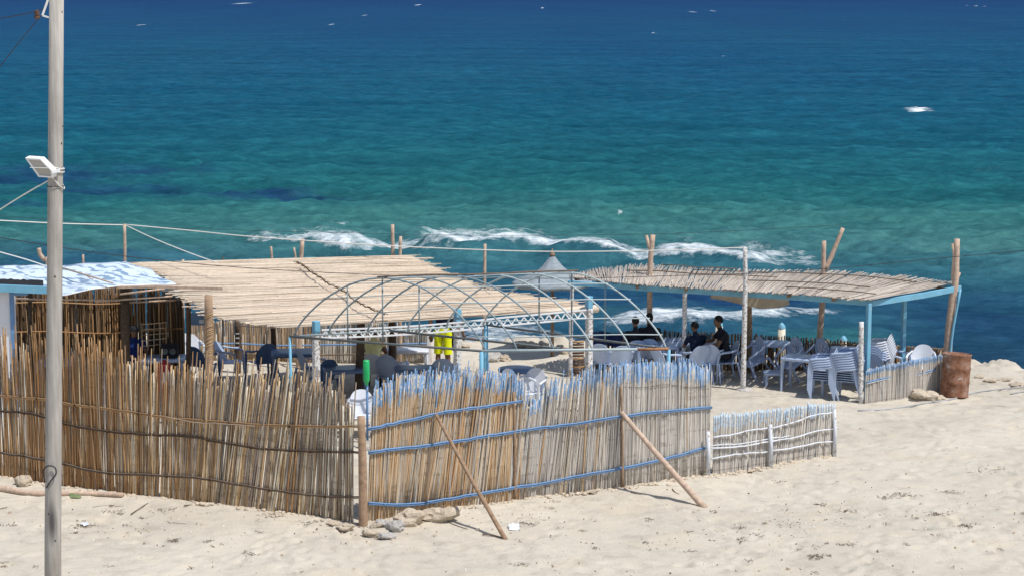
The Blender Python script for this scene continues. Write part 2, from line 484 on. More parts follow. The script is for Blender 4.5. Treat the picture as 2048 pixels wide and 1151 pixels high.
class MB:
    def __init__(s):
        s.v, s.f, s.m = [], [], []

    def add(s, vs, fs, mi=0):
        o = len(s.v)
        s.v += [tuple(p) for p in vs]
        s.f += [tuple(i + o for i in f) for f in fs]
        s.m += [mi] * len(fs)
        return s

    def box(s, c, d, q=None, mi=0, taper=1.0):
        c = Vector(c)
        vs = []
        for z in (-.5, .5):
            k = 1.0 if z < 0 else taper
            for x, y in ((-.5, -.5), (.5, -.5), (.5, .5), (-.5, .5)):
                p = Vector((x * d[0] * k, y * d[1] * k, z * d[2]))
                if q is not None:
                    p = q @ p
                vs.append(c + p)
        return s.add(vs, [(3, 2, 1, 0), (4, 5, 6, 7), (0, 1, 5, 4), (1, 2, 6, 5), (2, 3, 7, 6), (3, 0, 4, 7)], mi)

    def beam(s, a, b, w, h, mi=0):
        """box bar from a to b, w wide across, h high"""
        a, b = Vector(a), Vector(b)
        d = b - a
        L = d.length
        x = d.normalized()
        up = Vector((0, 0, 1)) if abs(x.z) < .95 else Vector((0, 1, 0))
        y = up.cross(x).normalized()
        z = x.cross(y)
        vs = []
        for t in (0, L):
            for yy, zz in ((-w / 2, -h / 2), (w / 2, -h / 2), (w / 2, h / 2), (-w / 2, h / 2)):
                vs.append(a + x * t + y * yy + z * zz)
        return s.add(vs, [(0, 1, 2, 3), (7, 6, 5, 4), (0, 4, 5, 1), (1, 5, 6, 2), (2, 6, 7, 3), (3, 7, 4, 0)], mi)

    def tube(s, pts, r, n=6, mi=0, wob=0.0, squash=1.0):
        pts = [Vector(p) for p in pts]
        k = len(pts)
        rs = r if isinstance(r, (list, tuple)) else [r] * k
        if len(rs) != k:
            rs = [rs[0] + (rs[-1] - rs[0]) * i / (k - 1) for i in range(k)]
        vs, fs = [], []
        t0 = (pts[1] - pts[0]).normalized()
        u = t0.orthogonal().normalized()
        for i, p in enumerate(pts):
            t = (pts[min(i + 1, k - 1)] - pts[max(i - 1, 0)]).normalized()
            u = (u - t * u.dot(t)).normalized()
            w = t.cross(u)
            for j in range(n):
                a = 2 * math.pi * j / n
                rr = rs[i] * (1 + wob * (rnd.random() - .5) * 2)
                vs.append(p + (u * math.cos(a) + w * math.sin(a) * squash) * rr)
        for i in range(k - 1):
            for j in range(n):
                j2 = (j + 1) % n
                fs.append((i * n + j, i * n + j2, (i + 1) * n + j2, (i + 1) * n + j))
        fs.append(tuple(range(n - 1, -1, -1)))
        fs.append(tuple(range((k - 1) * n, k * n)))
        return s.add(vs, fs, mi)

    def lathe(s, prof, n=20, c=(0, 0, 0), mi=0, fn=None):
        c = Vector(c)
        vs, fs = [], []
        for i, (r, z) in enumerate(prof):
            for j in range(n):
                a = 2 * math.pi * j / n
                rr, zz = (fn(r, z, a) if fn else (r, z))
                vs.append(c + Vector((rr * math.cos(a), rr * math.sin(a), zz)))
        for i in range(len(prof) - 1):
            for j in range(n):
                j2 = (j + 1) % n
                fs.append((i * n + j, i * n + j2, (i + 1) * n + j2, (i + 1) * n + j))
        return s.add(vs, fs, mi)

    def sheet(s, rows, thick=0.0, mi=0, down=Vector((0, 0, -1))):
        """grid of points (list of rows), doubled below for thickness"""
        nr, nc = len(rows), len(rows[0])
        vs = [Vector(p) for r in rows for p in r]
        fs = [(i * nc + j, i * nc + j + 1, (i + 1) * nc + j + 1, (i + 1) * nc + j) for i in range(nr - 1) for j in range(nc - 1)]
        if thick:
            o = nr * nc
            vs += [v + down * thick for v in vs[:o]]
            fs += [tuple(reversed([a + o for a in f])) for f in fs[:]]
            ring = [j for j in range(nc)] + [i * nc + nc - 1 for i in range(1, nr)] + [(nr - 1) * nc + j for j in range(nc - 2, -1, -1)] + [i * nc for i in range(nr - 2, 0, -1)]
            for a, b in zip(ring, ring[1:] + ring[:1]):
                fs.append((b, a, a + o, b + o))
        return s.add(vs, fs, mi)

    def mesh(s, name, mats, smooth=False):
        me = bpy.data.meshes.new(name)
        me.from_pydata(s.v, [], s.f)
        for m in (mats if isinstance(mats, (list, tuple)) else [mats]):
            me.materials.append(M[m] if isinstance(m, str) else m)
        if any(s.m):
            me.polygons.foreach_set('material_index', s.m)
        if smooth:
            me.polygons.foreach_set('use_smooth', [True] * len(me.polygons))
        me.update()
        return me

    def build(s, name, mats, parent=None, smooth=False, bevel=0.0, loc=None):
        me = s.mesh(name, mats, smooth)
        if bevel:
            bm = bmesh.new(); bm.from_mesh(me)
            bmesh.ops.bevel(bm, geom=bm.edges[:], offset=bevel, segments=1, affect='EDGES', clamp_overlap=True)
            bm.to_mesh(me); bm.free()
        o = bpy.data.objects.new(name, me)
        COL.objects.link(o)
        if parent is not None:
            o.parent = parent
            # geometry given in world space: shift it into the parent's space unless told otherwise
        if loc is not None:
            o.location = loc
        return o

def world_part(mb, name, mats, parent, smooth=False, bevel=0.0, origin=None):
    """a part whose points were given in world space, child of an unrotated empty"""
    o0 = Vector(origin) if origin is not None else Vector(mb.v[0])
    mb.v = [tuple(Vector(p) - o0) for p in mb.v]
    o = mb.build(name, mats, parent, smooth, bevel)
    o.location = o0 - (parent.location if parent is not None else Vector((0, 0, 0)))
    return o

def world_thing(mb, name, mats, label, cat, group=None, smooth=False, bevel=0.0, origin=None, kind=None):
    o = world_part(mb, name, mats, None, smooth, bevel, origin)
    return tag(o, label, cat, group, kind)

def inst(name, me, parent, loc, quat=None, scale=(1, 1, 1), mat=None):
    o = bpy.data.objects.new(name, me)
    COL.objects.link(o)
    o.parent = parent
    o.location = loc
    if quat is not None:
        o.rotation_mode = 'QUATERNION'
        o.rotation_quaternion = quat
    o.scale = scale
    if mat is not None:
        o.material_slots[0].link = 'OBJECT'
        o.material_slots[0].material = M[mat]
    return o

def copy_tree(o, parent=None):
    c = o.copy()
    COL.objects.link(c)
    if parent is not None:
        c.parent = parent
    for ch in o.children:
        copy_tree(ch, c)
    return c

# ------------------------------------------------------------------ ground
def build_ground():
    xs = np.concatenate([-np.geomspace(400, 15, 14)[:-1], np.arange(-15, 15.001, .055), np.geomspace(15, 400, 14)[1:]])
    ys = np.concatenate([np.linspace(-60, 24, 30)[:-1], np.arange(24, 49.5, .055), np.geomspace(49.5, 140, 20)[1:]])
    X, Y = np.meshgrid(xs, ys)
    Z = gh_np(X, Y)
    fine = (np.abs(X) <= 15) & (Y >= 24) & (Y < 49.5)
    idx = np.argwhere(fine)
    for i, j in idx:
        x, y = X[i, j], Y[i, j]
        n = mnoise.noise((x * 1.1, y * 1.1, 0)) * .022 + mnoise.noise((x * 3.6, y * 3.6, 3)) * .014
        e = np.interp(x, EX, EY)
        if y > e - 1.2:     # lumpy, eroded lip above the water
            k = min(1, (y - e + 1.2) / 1.0)
            n += k * (mnoise.noise((x * 1.7, y * 2.2, 9)) * .16 + abs(mnoise.noise((x * 4.5, y * 4.5, 5))) * .12)
        Z[i, j] += n
    # trodden sand: old footprints and scuffs
    rp = random.Random(77)
    for t in range(1500):
        if t % 7 == 0:
            cx, cy, hd = rp.uniform(-8, 13), rp.uniform(26.5, 44), rp.uniform(0, 6.28)
        cx += math.cos(hd) * .34 + rp.uniform(-.05, .05); cy += math.sin(hd) * .34 + rp.uniform(-.05, .05)
        sd = .09 if t % 2 else -.09
        px_, py_ = cx - math.sin(hd) * sd, cy + math.cos(hd) * sd
        i0, i1 = np.searchsorted(ys, py_ - .35), np.searchsorted(ys, py_ + .35)
        j0, j1 = np.searchsorted(xs, px_ - .35), np.searchsorted(xs, px_ + .35)
        dx, dy2 = X[i0:i1, j0:j1] - px_, Y[i0:i1, j0:j1] - py_
        u, v = dx * math.cos(hd) + dy2 * math.sin(hd), -dx * math.sin(hd) + dy2 * math.cos(hd)
        q = (u / .15) ** 2 + (v / .075) ** 2
        dp = rp.uniform(.012, .034)
        Z[i0:i1, j0:j1] += -dp * np.exp(-q) + dp * .45 * np.exp(-(np.sqrt(q) - 1.5) ** 2 * 4)
    nr, nc = X.shape
    vs = np.stack([X.ravel(), Y.ravel(), Z.ravel()], 1)
    a = np.arange(nr * nc).reshape(nr, nc)
    fs = np.stack([a[:-1, :-1], a[:-1, 1:], a[1:, 1:], a[1:, :-1]], -1).reshape(-1, 4)
    me = bpy.data.meshes.new('sand_beach')
    me.vertices.add(len(vs)); me.vertices.foreach_set('co', vs.ravel())
    me.loops.add(fs.size); me.loops.foreach_set('vertex_index', fs.ravel())
    me.polygons.add(len(fs)); me.polygons.foreach_set('loop_start', np.arange(0, fs.size, 4)); me.polygons.foreach_set('loop_total', np.full(len(fs), 4))
    me.polygons.foreach_set('use_smooth', np.ones(len(fs), bool))
    me.update(calc_edges=True)
    me.materials.append(M['sand'])
    o = bpy.data.objects.new('sand_ground', me)
    COL.objects.link(o)
    tag(o, 'pale sandy beach with scattered litter and a lumpy edge at the water', None, None, 'structure')
build_ground()

# ------------------------------------------------------------------ sea
def P_sea(px, py):
    p = at_z(px, py, SEA)
    return p.x, p.y

def build_sea():
    rows = np.concatenate([np.arange(800, -22, -.8), [-22.6, -23.4, -24.2, -25, -26, -27, -28, -29, -29.5]])
    ys = np.array([at_z(1024, r, SEA).y for r in rows])
    tx = np.concatenate([-np.linspace(2.2, .36, 14)[:-1], np.arange(-.34, .34, .00125), np.linspace(.36, 2.2, 14)[1:]])
    Yg, Tg = np.meshgrid(ys, tx, indexing='ij')
    X = Tg * Yg
    Y = Yg
    dy = np.gradient(ys)[:, None] * np.ones_like(X)
    rs = np.random.RandomState(5)
    Z = np.zeros_like(X)
    near = np.clip((Y - 45) / 25, .45, 1)
    for i in range(90):
        lam = .55 * (8.5 / .55) ** (rs.rand() ** 1.0)
        ang = math.radians(90 + rs.normal(0, 30)) if lam > 2.5 else math.radians(90 + rs.normal(0, 42))
        k = 2 * math.pi / lam
        amp = .0105 * lam ** .72 * (0.5 + 1.0 * rs.rand()) * (.6 if lam > 5 else 1)
        ph = rs.rand() * 6.28
        fade = np.clip((lam / np.maximum(dy, 1e-3) - 2.0) / 1.6, 0, 1)
        patchy = .65 + .5 * np.sin(X * rs.uniform(.08, .3) + Y * rs.uniform(.05, .2) + ph * 3)
        arg = k * (X * math.cos(ang) + Y * math.sin(ang)) + ph + 1.1 * np.sin(X * .17 + Y * .06 + i)
        Z += amp * fade * near * patchy * (np.sin(arg) + .25 * np.cos(2 * arg)) * 1.05
    foam = np.zeros_like(X)

    def stroke(pts, wid, st, ridge=0.0, back=1.5):
        """foam band along a line of (px,row) points on the water, wid in metres across"""
        nonlocal foam, Z
        q = [P_sea(*p) for p in pts]
        q.sort()
        xs = [a[0] for a in q]; yc = [a[1] for a in q]
        c = np.interp(X, xs, yc)
        ends = np.clip((X - xs[0]) / 1.2, 0, 1) * np.clip((xs[-1] - X) / 1.2, 0, 1)
        d = (Y - c)
        g = np.where(d < 0, np.exp(-(d / (wid * .45)) ** 2), np.exp(-(d / (wid * back)) ** 2))
        foam = np.maximum(foam, st * g * ends)
        if ridge:
            Z += ridge * ends * np.where(d < 0, np.exp(-(d / .8) ** 2), np.exp(-(d / 2.6) ** 2))
    # outer breaker line
    stroke([(470, 477), (540, 484), (620, 489), (700, 497), (780, 500)], .8, .62, .25, 1.4)
    stroke([(480, 480), (620, 493), (740, 502), (800, 494), (860, 499), (930, 506), (1050, 506), (1130, 512), (1290, 522), (1400, 523), (1480, 530), (1600, 534)], .9, .66, .05, 1.5)
    stroke([(590, 489), (640, 496), (700, 503), (755, 502)], 1.0, .86, .15, 1.2)
    stroke([(560, 476), (660, 482), (760, 488)], 2.4, .56, 0, 1.5)
    stroke([(790, 486), (860, 499), (930, 507), (1040, 506), (1130, 512), (1200, 517), (1290, 524)], .6, .88, .45, 1.2)
    stroke([(800, 497), (900, 498), (980, 494), (1060, 497), (1150, 506)], 3.4, .60, 0, 1.8)
    stroke([(850, 479), (930, 475), (1000, 468), (1070, 468)], .8, .60, .1, 1.3)
    stroke([(840, 488), (960, 482), (1080, 481)], 2.0, .56, .0, 1.5)
    stroke([(1270, 521), (1350, 520), (1420, 524), (1480, 531), (1560, 536)], .8, .84, .4, 1.6)
    stroke([(1440, 508), (1540, 516), (1620, 525), (1700, 535)], 2.6, .52, .0, 1.5)
    stroke([(590, 449), (650, 450), (720, 454)], .7, .66, .1, 1.2)
    stroke([(600, 440), (660, 442)], .8, .42, 0, 1.3)
    stroke([(1320, 492), (1380, 483), (1430, 492)], 1.2, .42, 0, 1.4)
    stroke([(1180, 512), (1260, 505), (1330, 512)], 1.5, .42, 0, 1.4)
    # inner surf behind the shelter
    stroke([(1180, 656), (1260, 650), (1330, 652), (1400, 650), (1500, 642), (1620, 634)], 1.2, .74, .25, 1.2)
    stroke([(1230, 644), (1300, 640), (1380, 644), (1470, 642)], 1.2, 1.0, .1, 1.2)
    stroke([(1480, 624), (1600, 632), (1720, 624)], .9, .56, .1, 1.2)
    stroke([(1180, 590), (1300, 548), (1420, 550)], .5, .46, .1, 1.3)
    stroke([(1220, 555), (1300, 552)], .5, .5, .0, 1.3)
    stroke([(860, 668), (960, 672), (1040, 664), (1150, 670)], 1.0, .56, .08, 1.3)
    stroke([(700, 684), (900, 682), (1100, 682), (1200, 690)], .8, .66, 0, 1.2)
    stroke([(1960, 738), (2040, 745), (2200, 760)], .3, .45, 0, 1.2)
    stroke([(1690, 640), (1760, 648), (1800, 652)], .4, .42, 0, 1.3)
    # lone whitecaps
    def cap(px, py, wx, wy, st=1.0):
        nonlocal foam
        cx, cy = P_sea(px, py)
        hx = wx * cy / FPX / 2 * 1.15
        hy = cy * cy / (9.5 * FPX) * wy * .5
        foam = np.maximum(foam, st * np.exp(-((X - cx) / hx) ** 2 - ((Y - cy) / hy) ** 2))
    cap(1840, 221, 46, 7, 1.15); cap(1838, 217, 18, 7, 1.2)
    for px, py, w in ((485, 7, 20), (836, 10, 8), (729, 31, 5), (282, 50, 8), (663, 49, 6), (1085, 16, 5), (1385, 24, 8), (1425, 22, 6), (1952, 12, 8),
                      (1240, 431, 12), (1445, 112, 7), (1307, 66, 5)):
        cap(px, py, w, 2.4, 1.0)
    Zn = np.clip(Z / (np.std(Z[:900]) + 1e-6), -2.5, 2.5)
    # colour of the water: bottom and depth
    rr = np.array([-30, -5, 25, 80, 170, 250, 330, 400, 450, 500, 545, 600, 660, 720, 800.])
    cc = np.array([[.002, .020, .092], [.003, .028, .104], [.005, .042, .118], [.006, .055, .122], [.007, .066, .122], [.007, .072, .116],
                   [.009, .083, .112], [.012, .094, .108], [.030, .126, .128], [.042, .138, .146], [.028, .108, .138], [.016, .070, .120], [.018, .075, .120],
                   [.014, .052, .100], [.016, .060, .100]])
    rowg = np.interp(Y.ravel()[::], ys, rows).reshape(Y.shape)
    wob = 16 * np.sin(X * .05 + Y * .013) + 10 * np.sin(X * .13 + 2)
    wob *= np.clip((rowg + 10) / 120, 0, 1)
    tint = np.stack([np.interp((rowg + wob).ravel(), rr, cc[:, k]).reshape(Y.shape) for k in range(3)], -1)
    tint = tint * (1 + .045 * np.clip(Zn, -1.6, 2.4) * (foam < .2))[..., None]    # ripple light and shade painted in: crests lighter, troughs darker
    def patch(px, py, wx, wy, col, st):
        nonlocal tint
        cx, cy = P_sea(px, py)
        hx = wx * cy / FPX / 2
        hy = cy * cy / (9.5 * FPX) * wy * .5
        nz = .35 * np.sin(X * 1.3 + Y * .5) + .3 * np.sin(X * .47 - Y * .9 + 1) + .2 * np.sin(X * 3.1 + Y * 1.7)
        g = st * np.clip(np.exp(-((X - cx) / hx) ** 2 - ((Y - cy) / hy) ** 2) * (1 + nz * .9) * 1.3 - .12, 0, 1)[..., None]
        tint = tint * (1 - g) + np.array(col) * g
    weed = (.010, .042, .105)
    patch(60, 352, 420, 44, weed, .8); patch(230, 384, 330, 26, weed, .75); patch(330, 340, 200, 16, weed, .55)
    patch(470, 391, 260, 15, weed, .85); patch(620, 398, 190, 13, weed, .9); patch(560, 384, 100, 9, weed, .7); patch(60, 405, 200, 12, weed, .5)
    patch(60, 520, 600, 60, (.018, .075, .13), .85); patch(900, 560, 300, 30, (.016, .085, .12), .5)
    patch(1420, 595, 560, 46, (.010, .040, .105), 1.0); patch(1960, 640, 420, 90, (.012, .050, .105), .9)
    patch(1960, 560, 360, 40, (.02, .09, .125), .6)
    patch(1000, 620, 360, 26, (.05, .17, .17), .7); patch(1640, 670, 300, 30, (.03, .13, .14), .7)
    nr, nc = X.shape
    vs = np.stack([X.ravel(), Y.ravel(), (Z + SEA).ravel()], 1)
    a = np.arange(nr * nc).reshape(nr, nc)
    fs = np.stack([a[:-1, :-1], a[:-1, 1:], a[1:, 1:], a[1:, :-1]], -1).reshape(-1, 4)
    me = bpy.data.meshes.new('sea_water')
    me.vertices.add(len(vs)); me.vertices.foreach_set('co', vs.ravel())
    me.loops.add(fs.size); me.loops.foreach_set('vertex_index', fs.ravel())
    me.polygons.add(len(fs)); me.polygons.foreach_set('loop_start', np.arange(0, fs.size, 4)); me.polygons.foreach_set('loop_total', np.full(len(fs), 4))
    me.polygons.foreach_set('use_smooth', np.ones(len(fs), bool))
    me.update(calc_edges=True)
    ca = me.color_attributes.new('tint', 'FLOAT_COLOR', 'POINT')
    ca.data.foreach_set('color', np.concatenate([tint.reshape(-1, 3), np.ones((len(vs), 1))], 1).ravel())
    fa = me.attributes.new('foam', 'FLOAT', 'POINT')
    fa.data.foreach_set('value', foam.ravel())
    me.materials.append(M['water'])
    o = bpy.data.objects.new('sea_water', me)
    COL.objects.link(o)
    tag(o, 'wind-ruffled blue and turquoise sea with breaking waves near the beach', None, None, 'structure')
build_sea()

# ------------------------------------------------------------------ reeds
def reed_mesh(seed, r, tip=None, frac=.86, sides=5, bend=.02, rings=(0, .3, .62, .86, .94, 1)):
    rr = random.Random(seed)
    rings = [x if x != .86 else frac for x in rings]
    bx, by = rr.uniform(-1, 1) * bend, rr.uniform(-1, 1) * bend
    b2 = rr.uniform(-1, 1) * bend * .7
    mb = MB()
    vs, fs, mi = [], [], []
    n = sides
    for i, t in enumerate(rings):
        cx = bx * math.sin(math.pi * t) + b2 * t * t
        cy = by * math.sin(math.pi * t)
        rad = r * (1 - .32 * t) * rr.uniform(.9, 1.1)
        for j in range(n):
            a = 2 * math.pi * j / n
            vs.append((cx + rad * math.cos(a), cy + rad * math.sin(a), t))
    for i in range(len(rings) - 1):
        for j in range(n):
            j2 = (j + 1) % n
            fs.append((i * n + j, i * n + j2, (i + 1) * n + j2, (i + 1) * n + j))
            mi.append(1 if tip and rings[i] >= frac - 1e-6 else 0)
    k = len(rings) - 1
    fs.append(tuple(range(k * n, k * n + n))); mi.append(1 if tip else 0)
    mb.v, mb.f, mb.m = vs, fs, mi
    return mb.mesh('reed', ['reed_tan'] + ([tip] if tip else []), True)

REEDS = [reed_mesh(i, .0105 + .006 * (i % 4) / 3, bend=.022) for i in range(10)]
REEDS_BLUE = [reed_mesh(50 + i, .0115 + .0065 * (i % 4) / 3, tip='blue_tip', frac=.845 + .012 * (i % 5), bend=.012) for i in range(10)]
SLATS_PALE = [reed_mesh(90 + i, .018 + .006 * (i % 3) / 2, tip='pale_tip', frac=.74 + .04 * (i % 4), bend=.008) for i in range(8)]
SLATS_BLUE = [reed_mesh(120 + i, .014 + .004 * (i % 3) / 2, tip='blue_tip', frac=.84 + .01 * (i % 4), bend=.006) for i in range(8)]
SLATS_PLAIN = [reed_mesh(150 + i, .016 + .006 * (i % 3) / 2, bend=.01) for i in range(8)]

def interp(tab, x):
    return float(np.interp(x, [t[0] for t in tab], [t[1] for t in tab]))

def fence_parts(root, base, tops, lean, n, meshes, matf, jit=.06, lean_j=1.5, name='reed', depth=.012, skip=None, tall=None):
    """base: list of (px,row) on the ground; tops: (px,row) of the upper edge; reeds stand along it"""
    B = [at(*p) for p in base]
    seg = [(B[i + 1] - B[i]).to_2d().length for i in range(len(B) - 1)]
    tot = sum(seg)
    cnt = 0
    for i in range(n):
        s = (i + .5 + rnd.uniform(-.3, .3)) / n * tot
        k = 0
        while k < len(seg) - 1 and s > seg[k]:
            s -= seg[k]; k += 1
        t = min(1, max(0, s / seg[k]))
        p = B[k].lerp(B[k + 1], t)
        px = base[k][0] + (base[k + 1][0] - base[k][0]) * t
        if skip and skip(px):
            continue
        tang = Vector((B[k + 1].x - B[k].x, B[k + 1].y - B[k].y, 0)).normalized()
        p.z = gh(p.x, p.y) - .04
        topz = at_y(px, interp(tops, px), p.y).z
        L = topz - p.z
        if tall:
            L = tall(px, L)
        L *= 1 + rnd.gauss(0, jit)
        L = max(L, .15)
        a = math.radians(interp(lean, px) + rnd.gauss(0, lean_j))
        d = (Vector((0, 0, 1)) * math.cos(a) + tang * math.sin(a) + Vector((tang.y, -tang.x, 0)) * rnd.gauss(0, .012)).normalized()
        # keep the reed's middle where it belongs: the lean pivots at half height
        p2 = p - tang * math.tan(a) * L * .42 + Vector((tang.y, -tang.x, 0)) * rnd.uniform(-depth, depth)
        q = rot_to(d) @ Quaternion((0, 0, 1), rnd.uniform(0, 6.28))
        inst(name, rnd.choice(meshes), root, p2 - root.location, q, (1, 1, L), matf(px))
        cnt += 1
    return cnt

def fence_backing(root, base, tops, lean, n, matname, name='reed_backing', back=.05, hfac=.8, r=.011, lean_j=3, skip=None):
    B = [at(*p) for p in base]
    mb = MB()
    for i in range(n):
        u = rnd.random() * (len(B) - 1)
        k = int(u); t = u - k
        p = B[k].lerp(B[k + 1], t)
        px = base[k][0] + (base[k + 1][0] - base[k][0]) * t
        if skip and skip(px):
            continue
        tang = Vector((B[k + 1].x - B[k].x, B[k + 1].y - B[k].y, 0)).normalized()
        p.z = gh(p.x, p.y) - .03
        L = (at_y(px, interp(tops, px), p.y).z - p.z) * hfac * rnd.uniform(.75, 1.08)
        a = math.radians(interp(lean, px) + rnd.gauss(0, lean_j))
        nrm = Vector((-tang.y, tang.x, 0))
        p += nrm * back * rnd.uniform(.5, 1.3) - tang * math.tan(a) * L * .42
        top = p + Vector((0, 0, 1)) * math.cos(a) * L + tang * math.sin(a) * L
        mb.tube([p, p.lerp(top, .5) + tang * rnd.uniform(-.01, .01), top], [r, r * .9, r * .65], 4)
    o = world_part(mb, name, matname, root, True)
    o['kind'] = 'stuff'
    return o

def fence_filler(root, base, tops, lean, n, matname, tip=None, tipf=.87, r=.0125, lean_j=1.4, hv=(.86, 1.0), x0=None, x1=None, depth=.014, tipp=.75):
    B = [at(*p) for p in base]
    mb = MB()
    for i in range(n):
        u = rnd.random() * (len(B) - 1)
        k = int(u); t = u - k
        px = base[k][0] + (base[k + 1][0] - base[k][0]) * t
        if (x0 is not None and px < x0) or (x1 is not None and px > x1):
            continue
        p = B[k].lerp(B[k + 1], t)
        tang = Vector((B[k + 1].x - B[k].x, B[k + 1].y - B[k].y, 0)).normalized()
        nrm = Vector((-tang.y, tang.x, 0))
        p.z = gh(p.x, p.y) - .03
        L = (at_y(px, interp(tops, px), p.y).z - p.z) * rnd.uniform(*hv)
        a = math.radians(interp(lean, px) + rnd.gauss(0, lean_j))
        p += nrm * rnd.uniform(-depth, depth) - tang * math.tan(a) * L * .42
        d = Vector((0, 0, 1)) * math.cos(a) + tang * math.sin(a)
        bx = rnd.uniform(-.018, .018)
        rr = r * rnd.uniform(.8, 1.25)
        f0 = tipf if (tip and rnd.random() < tipp) else 1.0
        ts = [0, .3, .62, tipf, 1]
        P = [p + d * L * t_ + tang * bx * math.sin(math.pi * t_) for t_ in ts]
        n0 = len(mb.f)
        mb.tube(P, [rr * (1 - .3 * t_) for t_ in ts], 5)
        if f0 < 1:
            for q in range(n0 + 15, n0 + 20):
                mb.m[q] = 1
            mb.m[-1] = 1
    o = world_part(mb, 'reed_filler', [matname] + ([tip] if tip else []), root, True)
    o['kind'] = 'stuff'
    return o

def rail(root, pts, base_pair, r, mat, name='rail', double=True, off=.045, wob=.008):
    """cane rail lashed along the front of a fence, through (px,row) points"""
    P = [on_plane(px, py, *base_pair(px), off=off) for px, py in pts]
    P = smooth_path(P, 5)
    P = [p + Vector((0, 0, rnd.uniform(-wob, wob))) for p in P]
    mb = MB(); mb.tube(P, [r * 1.1, r * .9], 6, wob=.06)
    o = world_part(mb, name, mat, root, True)
    if double:
        mb = MB()
        mb.tube([p + Vector((0, .004, -r * 1.9 + rnd.uniform(-.003, .003))) for p in P], [r, r * .8], 6, wob=.06)
        world_part(mb, name, mat, root, True)
    return P

def lashings(root, P, r, mat='cord_brown', step=7):
    for i in range(3, len(P) - 2, step):
        t = (P[i + 1] - P[i]).normalized()
        mb = MB()
        for k in range(3):
            c = P[i] + t * (k * .012 - .012)
            ring = []
            u = t.orthogonal().normalized(); w = t.cross(u)
            for j in range(9):
                a = 2 * math.pi * j / 8
                ring.append(c + (u * math.cos(a) + w * math.sin(a)) * (r * 1.7) - Vector((0, 0, r * .9)))
            mb.tube(ring, .005, 4)
        world_part(mb, 'lashing', mat, root, True)

def post_pts(px, row_base, top_px, top_row, r, lean_Y=0):
    p = at(px, row_base)
    q = at_y(top_px, top_row, p.y + lean_Y)
    return p, q

# ---- front left reed fence
LB = [(-90, 942), (0, 951), (130, 970), (222, 982), (355, 997), (470, 1011), (597, 1026), (706, 1045)]
LB_W = [at(*p) for p in LB]
def left_pair(px):
    for i in range(len(LB) - 1):
        if px <= LB[i + 1][0]:
            return LB_W[i], LB_W[i + 1]
    return LB_W[-2], LB_W[-1]
lt = [(-90, 672), (0, 668), (100, 668), (160, 664), (215, 680), (250, 690), (300, 702), (350, 708), (400, 712), (450, 722), (500, 722), (560, 728), (610, 728), (650, 742), (706, 768)]
ll = [(-90, 0), (200, 0), (300, 2), (380, 4), (450, 8), (560, 9), (640, 5), (706, 1)]
fl = empty('reed_fence', LB_W[4], 0, 'tall ragged fence of brown and grey reeds between the utility pole and the corner post', 'fence')
def lmat(px):
    a = np.clip((px - 150) / 300, 0, 1) * .8 + .1
    return 'reed_mix' if rnd.random() < a else 'reed_brown'
def ltall(px, L):
    u = rnd.random()
    if u < .55:
        return L * rnd.uniform(.80, .92)
    if u < .7:
        return L * rnd.uniform(.92, 1.0)
    return L * rnd.uniform(.98, 1.06)
fence_parts(fl, LB, lt, ll, 298, REEDS, lmat, .02, 1.6, tall=ltall)
fence_filler(fl, LB, lt, ll, 170, 'reed_brown', x1=380)
fence_filler(fl, LB, lt, ll, 260, 'reed_mix', x0=240, hv=(.82, .96))
fence_backing(fl, LB, lt, ll, 430, 'reed_mix', hfac=.86, lean_j=1.2, back=.03, r=.015)
for pts, mt in (([(-80, 784), (0, 790), (90, 797), (150, 808), (260, 822), (330, 833), (400, 839), (500, 846), (600, 850), (728, 851)], 'reed_brown'),
                ([(-80, 812), (0, 820), (60, 825), (130, 845), (200, 858), (280, 866), (380, 871), (440, 882), (520, 895), (620, 900), (728, 903)], 'dark_wood'),
                ([(-80, 890), (0, 903), (60, 912), (130, 926), (200, 942), (300, 948), (380, 952), (450, 962), (560, 980), (650, 990), (728, 992)], 'twig')):
    P = rail(fl, pts, left_pair, .012, mt)
    lashings(fl, P, .013, 'cord_brown', 6)
P = rail(fl, [(330, 833), (400, 845), (450, 846), (510, 852)], left_pair, .009, 'reed_mix', double=False, off=.07)

# ---- corner post and front right reed fence
corner = at(726, 1050)
RB = [(741, 1042), (850, 1022), (960, 1008), (1080, 990), (1245, 972), (1340, 958), (1417, 946)]
RB_W = [at(*p) for p in RB]
def right_pair(px):
    for i in range(len(RB) - 1):
        if px <= RB[i + 1][0]:
            return RB_W[i], RB_W[i + 1]
    return RB_W[-2], RB_W[-1]
rt = [(741, 775), (765, 760), (790, 748), (850, 738), (930, 735), (1010, 742), (1036, 758), (1046, 792), (1068, 796), (1082, 762), (1110, 755), (1170, 735), (1220, 728), (1300, 721), (1385, 722), (1400, 734), (1417, 728)]
rl = [(741, 3), (800, 6), (880, 8), (1000, 6), (1040, 6), (1060, 7), (1120, 7), (1200, 3), (1250, 0), (1417, 0)]
fr = empty('reed_fence', RB_W[3], 0, 'tall reed fence with blue painted tips and blue rails right of the corner post', 'fence')
def rmat(px):
    a = np.clip((px - 1010) / 60, .22, .93)
    if 1110 < px < 1200:
        a = .8
    return 'reed_grey' if rnd.random() < a else 'reed_tan'
def rtall(px, L):
    return L * (rnd.uniform(.86, .97) if rnd.random() < (.25 if px < 1215 else .1) else 1.0)
fence_parts(fr, RB, rt, rl, 296, REEDS_BLUE * 3 + REEDS, rmat, .022, 1.5, tall=rtall)
fence_filler(fr, RB, rt, rl, 480, 'reed_tan', 'blue_tip', x1=1045, hv=(.92, 1.0))
fence_filler(fr, RB, rt, rl, 480, 'reed_grey', 'blue_tip', x0=1035, hv=(.93, 1.0))
fence_filler(fr, RB, rt, rl, 620, 'reed_grey', 'blue_tip', x0=1215, hv=(.955, 1.0), r=.014, lean_j=.5, depth=.006, tipp=.9)
